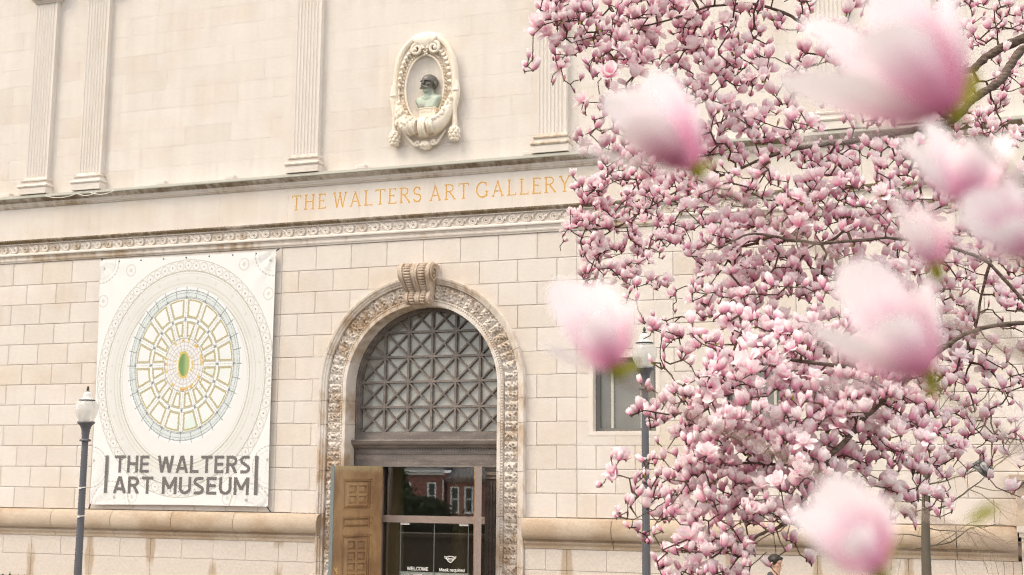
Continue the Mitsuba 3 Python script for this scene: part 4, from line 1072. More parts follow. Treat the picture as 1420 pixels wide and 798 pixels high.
# ------------------------------------------------------------------ street lamps
mat('lamp_glass', {'type': 'blendbsdf', 'weight': 0.5, 'bsdf_0': {'type': 'thindielectric', 'int_ior': 1.49}, 'bsdf_1': {'type': 'principledthin', 'base_color': rgb((0.82, 0.81, 0.79)), 'roughness': 0.4, 'diff_trans': 1.2, 'spec_trans': 0.0}})
mat('lamp_opal', {'type': 'principledthin', 'base_color': rgb((0.86, 0.855, 0.84)), 'roughness': 0.3, 'diff_trans': 0.9})
def lamp_fn(p, n, uv):
    return mmix((0.105, 0.108, 0.125), (0.075, 0.075, 0.085), mfbm(p.x * 30, p.y * 30, p.z * 3, 3))
mat('lamp_paint', {'type': 'twosided', 'bsdf': {'type': 'principled', 'base_color': mikit.proc(lamp_fn), 'roughness': 0.45, 'specular': 0.5}})
plain('tape', (0.62, 0.60, 0.56), 0.6)
def street_lamp(x, y, ztop, label):
    L = key('street_lamp')
    labels[L] = {'label': label, 'category': 'street lamp', 'group': 'post-top street lamps on the pavement'}
    P = lambda sub, m, mt, sm=35: scene.__setitem__(f'{L}__{sub}', mikit.ply(m, mt, smooth=sm))
    zc = ztop - 0.91                                   # top of the post
    fl = []
    for k_ in range(12):                                # fluted post
        for q in (0, 1):
            a = (k_ + 0.5 * q) * 2 * math.pi / 12
            fl.append((1.0 if q == 0 else 0.90, a))
    zz = [0.75, zc]
    V = []
    for z, r in zip((0.75, 1.6, 2.4, zc), (0.068, 0.060, 0.056, 0.052)):
        for k2, a in fl: V.append((x + r * k2 * math.cos(a), y + r * k2 * math.sin(a), z))
    n = len(fl); i = np.repeat(np.arange(3), n); j = np.tile(np.arange(n), 3)
    P('post', (np.array(V), quads(np.stack([i * n + j, i * n + (j + 1) % n, (i + 1) * n + (j + 1) % n, (i + 1) * n + j], 1))), 'lamp_paint', False)
    P('base', lathe([(0, 0.0), (0.22, 0.0), (0.22, 0.06), (0.19, 0.09), (0.17, 0.12), (0.155, 0.45), (0.165, 0.48), (0.16, 0.52), (0.11, 0.62), (0.085, 0.72), (0.09, 0.745), (0.07, 0.76), (0, 0.76)], 24, (x, y, 0)), 'lamp_paint')
    P('collar', lathe([(0.0, zc - 0.01), (0.085, zc - 0.01), (0.095, zc + 0.008), (0.085, zc + 0.028), (0.058, zc + 0.035), (0.062, zc + 0.11), (0.068, zc + 0.115), (0.066, zc + 0.13), (0.072, zc + 0.19), (0.095, zc + 0.25), (0.135, zc + 0.285), (0.148, zc + 0.30), (0.14, zc + 0.318), (0.0, zc + 0.318)], 24, (x, y, 0)), 'lamp_paint')
    g0 = zc + 0.322
    P('globe', lathe([(0.105, g0), (0.13, g0 + 0.035), (0.165, g0 + 0.10), (0.182, g0 + 0.17), (0.184, g0 + 0.22), (0.172, g0 + 0.28), (0.145, g0 + 0.325), (0.128, g0 + 0.335)], 32, (x, y, 0)), 'lamp_glass', True)
    P('ring', lathe([(0.118, g0 + 0.334), (0.128, g0 + 0.336), (0.130, g0 + 0.352), (0.122, g0 + 0.358), (0.112, g0 + 0.356)], 28, (x, y, 0)), 'iron_dark')
    P('dome', lathe([(0.112, g0 + 0.356), (0.092, g0 + 0.385), (0.072, g0 + 0.40), (0.070, g0 + 0.425), (0.076, g0 + 0.44), (0.066, g0 + 0.462), (0.045, g0 + 0.485), (0.03, g0 + 0.492), (0.0, g0 + 0.495)], 24, (x, y, 0)), 'lamp_opal', True)
    f0 = g0 + 0.494
    P('finial', lathe([(0.0, f0), (0.034, f0), (0.03, f0 + 0.012), (0.013, f0 + 0.022), (0.02, f0 + 0.034), (0.024, f0 + 0.055), (0.015, f0 + 0.075), (0.006, f0 + 0.092), (0.0, f0 + 0.096)], 14, (x, y, 0)), 'iron_dark')
    P('bulb', cat([lathe([(0.0, g0 + 0.005), (0.05, g0 + 0.005), (0.05, g0 + 0.05), (0.03, g0 + 0.06), (0.045, g0 + 0.14), (0.04, g0 + 0.24), (0.015, g0 + 0.28), (0.0, g0 + 0.285)], 16, (x, y, 0))]), 'lamp_opal', True)
    for q in (0.30, 0.48):
        kk = key(f'{L}__strap')
        z = zc * (1 - q) + 0.75 * q
        scene[kk] = mikit.ply(cat([tube(np.stack([x + 0.060 * np.cos(tt[::3]), y + 0.060 * np.sin(tt[::3]), z + 0.012 * np.cos(tt[::3])], 1), 0.009, 6, closed=True), box(x - 0.025, x + 0.02, y - 0.075, y - 0.055, z - 0.018, z + 0.016)]), 'tape')
street_lamp(-4.886, -2.63, 4.228, 'street lamp with clear globe standing left, in front of the white banner')
street_lamp(4.524, -2.30, 4.955, 'street lamp with clear globe beside the bronze-framed window, partly behind the blossoms')

# ------------------------------------------------------------------ passer-by on the pavement, mostly hidden by blossoms
plain('skin', (0.50, 0.32, 0.235), 0.55)
plain('dark_hair', (0.022, 0.018, 0.016), 0.5)
plain('grey_jacket', (0.07, 0.072, 0.08), 0.85)
plain('blue_trousers', (0.05, 0.06, 0.09), 0.85)
plain('black_shoes', (0.02, 0.02, 0.02), 0.5)
def person(x, y, face):
    N = 'person'
    labels[N] = {'label': 'person with short dark hair in a dark grey jacket, below the ledge behind the blossoms', 'category': 'person'}
    sc_ = 1.0
    C = lambda *p: [((a[0], a[1]), (b[0], b[1])) for a, b in zip(p[:-1], p[1:])]
    torso = hull_chain([(((-0.10, 0, 0.95), (0.09, 0.10, 0.09)), ((0.10, 0, 0.95), (0.09, 0.10, 0.09)))])
    torso = torso + hull_chain([(((-0.04, 0.02, 1.42), (0.10, 0.09, 0.05)), ((0.04, 0.02, 1.42), (0.10, 0.09, 0.05))), (((0, 0.03, 1.44), (0.085, 0.085, 0.03)), ((0, 0.04, 1.50), (0.078, 0.075, 0.025)))])
    torso = torso + m3.Manifold.batch_hull([m3.Manifold.sphere(1.0, 20).scale(r).translate(c) for c, r in (((-0.13, 0, 1.36), (0.09, 0.10, 0.07)), ((0.13, 0, 1.36), (0.09, 0.10, 0.07)), ((-0.09, 0, 1.0), (0.09, 0.11, 0.1)), ((0.09, 0, 1.0), (0.09, 0.11, 0.1)))])
    arms = hull_chain(C(((-0.21, 0, 1.37), 0.065), ((-0.25, 0.08, 1.10), 0.052), ((-0.24, -0.06, 0.88), 0.04)) + C(((0.21, 0, 1.37), 0.065), ((0.25, -0.02, 1.10), 0.052), ((0.24, -0.18, 0.92), 0.04)))
    legs = hull_chain(C(((-0.10, 0, 0.93), 0.10), ((-0.10, -0.10, 0.50), 0.07), ((-0.10, -0.02, 0.11), 0.05)) + C(((0.10, 0, 0.93), 0.10), ((0.10, 0.06, 0.50), 0.07), ((0.10, 0.25, 0.14), 0.05)))
    shoes = hull_chain([(((-0.10, 0.03, 0.06), 0.05), ((-0.10, -0.17, 0.045), 0.04)), (((0.10, 0.28, 0.07), 0.05), ((0.10, 0.10, 0.045), 0.04))])
    nk = hull_chain([(((0, 0.01, 1.38), 0.065), ((0, -0.01, 1.54), 0.058))])
    hd_ = head_mesh().scale((0.225, 0.225, 0.235)).translate((0, -0.01, 1.515))
    hands = []
    for s, c in ((-1, (-0.24, -0.075, 0.85)), (1, (0.24, -0.20, 0.885))):
        palm = hull_chain([((c, (0.025, 0.04, 0.045)), ((c[0], c[1] - 0.01, c[2] - 0.05), (0.022, 0.04, 0.03)))])
        for q in range(4):
            fx = c[1] - 0.04 + q * 0.022
            palm = palm + hull_chain([(((c[0], fx, c[2] - 0.06), 0.010), ((c[0] - s * 0.006, fx - 0.006, c[2] - 0.095 - 0.008 * (q in (1, 2))), 0.009)), (((c[0] - s * 0.006, fx - 0.006, c[2] - 0.095 - 0.008 * (q in (1, 2))), 0.009), ((c[0] - s * 0.022, fx - 0.008, c[2] - 0.12 - 0.01 * (q in (1, 2))), 0.008))])
        palm = palm + hull_chain([(((c[0] - s * 0.01, c[1] - 0.03, c[2] - 0.01), 0.013), ((c[0] - s * 0.02, c[1] - 0.065, c[2] - 0.05), 0.010))])
        hands.append(palm)
    M = rotz(face, (x, y, 0.0))
    put(N + '__head', move(smoothed(nk + hd_, 0.012, 5), M), 'skin', smooth=True)
    for hnd_ in hands: put(N + '__hand', move(smoothed(hnd_, 0.004, 4), M), 'skin', smooth=True)
    put(N + '__jacket', move(smoothed(torso + arms, 0.03, 6), M), 'grey_jacket', smooth=True)
    put(N + '__trousers', move(smoothed(legs, 0.03, 6), M), 'blue_trousers', smooth=True)
    put(N + '__shoes', move(smoothed(shoes, 0.02, 4), M), 'black_shoes', smooth=True)
    S = lambda c, r: m3.Manifold.sphere(1.0, 26).scale(r).translate(c)
    hair = S((0, 0.065, 0.70), (0.395, 0.455, 0.365)) - S((0, -0.43, 0.42), (0.33, 0.36, 0.34)) - m3.Manifold.cube((2, 2, 1), True).translate((0, 0, -0.13))
    hair = hair + hull_chain([(((-0.16, -0.30, 0.80), (0.12, 0.10, 0.09)), ((0.16, -0.30, 0.80), (0.12, 0.10, 0.09)))])
    hv, hf = smoothed(hair.scale((0.225, 0.225, 0.235)).translate((0, -0.01, 1.515)), 0.012, 4)
    hv = hv + 0.012 * (meshkit.fbm(hv * 45, 2, 3)[:, None] - 0.5) * (hv - np.array([0, 0, 1.67])) / 0.12
    put(N + '__hair', move((hv, hf), M), 'dark_hair', smooth=True)
person(6.33, -2.30, math.radians(62))

# ------------------------------------------------------------------ what the door glass mirrors: brick houses and dark trees down the slope across the park
def brick_fn(p, n, uv):
    h = p.z / 0.075; r = dr.floor(h)
    u = (p.x + p.y) / 0.22 + 0.5 * (r - 2 * dr.floor(r / 2)); fu = u - dr.floor(u); fz = h - r
    mort = dr.maximum(msmooth(0.06, 0.02, dr.minimum(fu, 1 - fu)), msmooth(0.14, 0.05, dr.minimum(fz, 1 - fz)))
    return mmix(mmix((0.30, 0.115, 0.085), (0.20, 0.075, 0.06), mcell(dr.floor(u), r)), (0.4, 0.34, 0.3), mort * 0.5)
mat('brick', {'type': 'twosided', 'bsdf': {'type': 'principled', 'base_color': mikit.proc(brick_fn), 'roughness': 0.9}})
plain('slate', (0.10, 0.10, 0.11), 0.7)
plain('house_glass', (0.05, 0.055, 0.055), 0.1, spec=0.8)
def house(x0, x1, yf, z0, ztop, wins, bow, label, sub):
    Hk = key('brick_house')
    labels[Hk] = {'label': label, 'category': 'house', 'group': 'brick houses mirrored in the door glass'}
    op = so.unary_union([sg.box(a, c, a + w, c + h) for a, c, w, h in wins])
    v, f = poly_y(sg.box(x0, z0, x1, ztop).difference(op), -0.3, 0.0)
    scene[Hk + '__wall'] = mikit.ply(cat([(v * np.array([1, 1, 1]) + np.array([0, yf, 0]), f), box(x0, x1, yf - 14, yf - 0.4, z0, ztop - 0.05)]), 'brick')
    scene[Hk + '__cornice'] = mikit.ply(cat([box(x0 - 0.1, x1 + 0.1, yf - 0.3, yf + 0.45, ztop, ztop + 0.25), box(x0 - 0.05, x1 + 0.05, yf - 0.3, yf + 0.25, ztop - 0.3, ztop)]), 'white_paint' if bow else 'edge_bronze')
    scene[Hk + '__roof'] = mikit.ply(prism_x([(yf + 0.2, ztop + 0.26), (yf - 6, ztop + 3.2), (yf - 12, ztop + 0.26)], x0, x1), 'slate')
    for a, c, w, h in wins:
        wk = key(Hk + '__window')
        scene[wk] = mikit.ply(cat([box(a, a + 0.16, yf - 0.2, yf + 0.04, c, c + h), box(a + w - 0.16, a + w, yf - 0.2, yf + 0.04, c, c + h), box(a + 0.16, a + w - 0.16, yf - 0.2, yf + 0.02, c + h - 0.16, c + h), box(a - 0.08, a + w + 0.08, yf - 0.2, yf + 0.14, c - 0.22, c), box(a + 0.16, a + w - 0.16, yf - 0.18, yf - 0.05, c + h * 0.5 - 0.06, c + h * 0.5 + 0.06)]), 'white_paint')
        scene[wk + '__pane'] = mikit.ply(box(a + 0.16, a + w - 0.16, yf - 0.28, yf - 0.22, c, c + h), 'house_glass')
house(-45.3, -35.0, -110.0, -8.9, 2.35, [(a, c, 1.05, 2.7) for a in (-44.9, -43.25, -40.5, -38.2) for c in (-1.15, -5.6)], False, 'dark red brick house with tall white windows, mirrored right in the door glass', 0)
house(-56.0, -45.6, -109.4, -8.9, 3.1, [(a, c, 1.05, 2.9) for a in (-55, -52.9, -50.4, -47.4) for c in (-0.9, -5.6)], True, 'brick house with a pale cornice, mirrored left in the door glass', 1)
scene['rain_pipe'] = mikit.ply(tube([(-45.45, -109.2, -8.7), (-45.45, -109.2, 2.3)], 0.07, 8), 'white_paint')
labels['rain_pipe'] = {'label': 'pale rain pipe between the two brick houses', 'category': 'drainpipe'}
plain('dark_leaf', (0.035, 0.05, 0.02), 0.8)
plain('dark_bark', (0.05, 0.042, 0.035), 0.9)
def dark_tree(x, y, z0, hgt, rad, seed, label, conifer):
    K = key('evergreen_tree')
    labels[K] = {'label': label, 'category': 'tree'}
    r = np.random.default_rng(seed)
    scene[K + '__trunk'] = mikit.ply(tube([(x, y, z0), (x + 0.1, y, z0 + hgt * 0.5), (x, y, z0 + hgt * 0.95)], [0.28, 0.17, 0.04], 10), 'dark_bark')
    tw, lv = [], []
    for q in range(70):
        u = r.uniform(0.10, 0.97)
        L_ = rad * (1 - u if conifer else math.sqrt(max(0.05, 1 - (2 * u - 1.05) ** 2))) * r.uniform(0.6, 1.1) + 0.2
        a = r.uniform(0, 2 * math.pi)
        p0 = np.array([x, y, z0 + hgt * u]); p1 = p0 + np.array([math.cos(a) * L_, math.sin(a) * L_, L_ * r.uniform(-0.25, 0.25)])
        tw.append(tube([p0, (p0 + p1) / 2 + [0, 0, 0.12 * L_], p1], [0.05, 0.03, 0.01], 5))
        for _ in range(55):
            c = p0 + (p1 - p0) * r.uniform(0.15, 1.05) + r.normal(0, 0.16, 3) * (0.5 + 0.3 * L_)
            d = r.normal(0, 1, 3); d /= np.linalg.norm(d); e = np.cross(d, r.normal(0, 1, 3)); e /= np.linalg.norm(e)
            s = r.uniform(0.10, 0.22)
            lv.append((np.array([c - d * s, c + e * s * 0.35, c + d * s, c - e * s * 0.35]), np.array([[0, 1, 2], [0, 2, 3]])))
    scene[K + '__branches'] = mikit.ply(cat(tw), 'dark_bark'); labels[K + '__branches'] = {'kind': 'stuff'}
    scene[K + '__crown'] = mikit.ply(cat(lv), 'dark_leaf'); labels[K + '__crown'] = {'kind': 'stuff'}
dark_tree(-24.0, -50, -0.2, 4.3, 1.5, 3, 'dark evergreen mirrored at the left of the door glass', True)
dark_tree(-23.4, -47, -0.2, 2.2, 1.6, 4, 'dense dark shrub-like evergreen mirrored low in the door glass', False)
dark_tree(-19.4, -44, -0.2, 1.6, 1.5, 5, 'low dark evergreen mirrored behind the mask notice', False)

hr = np.random.default_rng(8)
n_ = 9000
hp = np.stack([hr.uniform(-14, 6, n_), -9.1 + 0.28 * hr.uniform(-1, 1, n_), 1.15 + 0.55 * np.sqrt(hr.uniform(0, 1, n_))], 1)
hd_ = hr.normal(0, 1, (n_, 3)); hd_ /= np.linalg.norm(hd_, axis=1, keepdims=True)
he_ = np.cross(hd_, hr.normal(0, 1, (n_, 3))); he_ /= np.linalg.norm(he_, axis=1, keepdims=True)
hv_ = np.stack([hp - hd_ * 0.05, hp + he_ * 0.025, hp + hd_ * 0.05, hp - he_ * 0.025], 1).reshape(-1, 3)
scene['hedge__stems'] = mikit.ply(cat([box(-14, 6, -9.28, -8.92, 1.1, 1.55)]), 'dark_bark')
scene['hedge__leaves'] = mikit.ply((hv_, quads(np.arange(n_ * 4).reshape(-1, 4))), 'dark_leaf')
labels['hedge'] = {'label': 'low clipped dark hedge along the brownstone terrace wall', 'category': 'hedge'}
labels['hedge__leaves'] = {'kind': 'stuff'}

# ------------------------------------------------------------------ magnolias
def bark_fn(p, n, uv):
    a = mfbm(p.x * 25, p.y * 25, p.z * 60, 3)
    return mmix((0.075, 0.052, 0.041), (0.165, 0.125, 0.105), msmooth(0.3, 0.8, a))
mat('magnolia_bark', {'type': 'twosided', 'bsdf': {'type': 'principled', 'base_color': mikit.proc(bark_fn), 'roughness': 0.9, 'specular': 0.2}})
plain('twig_bark', (0.085, 0.052, 0.038), 0.85, spec=0.2)
mat('petal', {'type': 'principledthin', 'base_color': {'type': 'mesh_attribute', 'name': 'vertex_color'}, 'roughness': 0.55, 'diff_trans': 0.75, 'spec_trans': 0.0})
mat('young_leaf', {'type': 'principledthin', 'base_color': rgb((0.36, 0.34, 0.05)), 'roughness': 0.5, 'diff_trans': 0.9})

DEEP, MIDP, PALE = np.array((0.56, 0.14, 0.30)), np.array((0.86, 0.45, 0.58)), np.array((0.95, 0.87, 0.885))
def tepal(L, W, th, phi, r0=0.05, nu=7, nv=5, seed=0, hue=0.0, wave=0.02, z0=0.0, deep=DEEP, midp=MIDP):
    """one petal: th = angle from the axis at four knots along its length; returns (vertices, faces, colours)"""
    r = np.random.default_rng(seed)
    u = np.linspace(0, 1, nu)
    uu = np.linspace(0, 1, 41)
    ang = np.interp(uu, [0, 0.3, 0.65, 1.0], th)
    du = L / 40
    rr = r0 + np.concatenate([[0], np.cumsum(np.sin((ang[1:] + ang[:-1]) / 2) * du)])
    hh = z0 + np.concatenate([[0], np.cumsum(np.cos((ang[1:] + ang[:-1]) / 2) * du)])
    rc, hc, an = np.interp(u, uu, rr), np.interp(u, uu, hh), np.interp(u, uu, ang)
    w = W * np.interp(u, [0, 0.12, 0.35, 0.62, 0.82, 0.93, 1.0], [0.22, 0.42, 0.78, 1.0, 0.86, 0.58, 0.12])
    v = np.linspace(-1, 1, nv)
    U, Vv = np.meshgrid(u, v, indexing='ij')
    Rc = np.maximum(np.abs(rc), 0.24 * L)[:, None]
    be = Vv * w[:, None] / Rc
    lat = Rc * np.sin(be); inn = Rc * (1 - np.cos(be))
    ph0 = r.uniform(0, 6.28)
    inn = inn + wave * L * np.sin(Vv * 2.2 + U * 5 + ph0) * np.abs(Vv) * U
    nr, nz = -np.cos(an)[:, None], np.sin(an)[:, None]            # inward normal of the centre line
    R_ = rc[:, None] + inn * nr; Z_ = hc[:, None] + inn * nz
    x = R_ * math.cos(phi) - lat * math.sin(phi); y = R_ * math.sin(phi) + lat * math.cos(phi)
    P = np.stack([x, y, Z_], -1).reshape(-1, 3)
    t = np.clip(U * 1.02 + 0.20 * np.abs(Vv) + 0.06 * np.cos(Vv * 11) - 0.02 + hue, 0, 1)
    a = np.clip(t / 0.42, 0, 1)[..., None]; b = np.clip((t - 0.42) / 0.42, 0, 1)[..., None]
    C = (deep * (1 - a) + midp * a) * (1 - b) + PALE * b
    q = (np.arange(nu - 1)[:, None] * nv + np.arange(nv - 1)[None]).ravel()
    return P, quads(np.stack([q, q + 1, q + nv + 1, q + nv], 1)), C.reshape(-1, 3)

R = math.radians
KINDS = {
    'bud':    [(6, 0.98, 0.25, (R(30), R(8), R(-8), R(-26)), -0.10)],
    'goblet': [(5, 1.0, 0.36, (R(58), R(14), R(-6), R(-16)), -0.02), (4, 0.95, 0.30, (R(40), R(8), R(-10), R(-20)), 0.05)],
    'cup':    [(5, 1.0, 0.38, (R(66), R(30), R(12), R(6)), 0.04), (4, 0.97, 0.32, (R(46), R(14), R(0), R(-10)), 0.0)],
    'open':   [(4, 1.0, 0.36, (R(75), R(58), R(48), R(60)), 0.14), (4, 1.0, 0.37, (R(58), R(30), R(16), R(12)), 0.05)],
    'loose':  [(4, 1.05, 0.34, (R(82), R(85), R(92), R(118)), 0.22), (5, 1.0, 0.36, (R(62), R(38), R(26), R(30)), 0.08)],
}
def blossom(kind, seed, nu=7, nv=5, hue=0.0):
    r = np.random.default_rng(seed)
    out = []
    for ring, (n, L, W, th, h) in enumerate(KINDS[kind]):
        off = r.uniform(0, 6.28)
        for k in range(n):
            th2 = tuple(a + r.normal(0, R(7)) for a in th)
            out.append(tepal(L * r.uniform(0.9, 1.06), W * r.uniform(0.88, 1.1), th2, off + (k + r.uniform(-0.15, 0.15)) * 2 * math.pi / n, 0.055 - 0.015 * ring, nu, nv, seed * 50 + ring * 10 + k, h + hue + r.uniform(-0.05, 0.05), 0.025, 0.015 * ring))
    return out
def joined(ts):
    V, F = cat([(t[0], t[1]) for t in ts])
    return V, F, np.vstack([t[2] for t in ts])

BLOOMS = {}
for kind, cnt in (('bud', 4), ('goblet', 8), ('cup', 6), ('open', 5), ('loose', 4)):
    BLOOMS[kind] = [joined(blossom(kind, 100 * len(kind) + q, hue=(-0.08, 0.03, 0.13, -0.02, 0.07, 0.17, -0.04, 0.02)[q])) for q in range(cnt)]
BLOOM_PLY = {(k, q): mikit.ply((b[0], b[1]), 'petal', smooth=True, color=b[2]) for k, bs in BLOOMS.items() for q, b in enumerate(bs)}

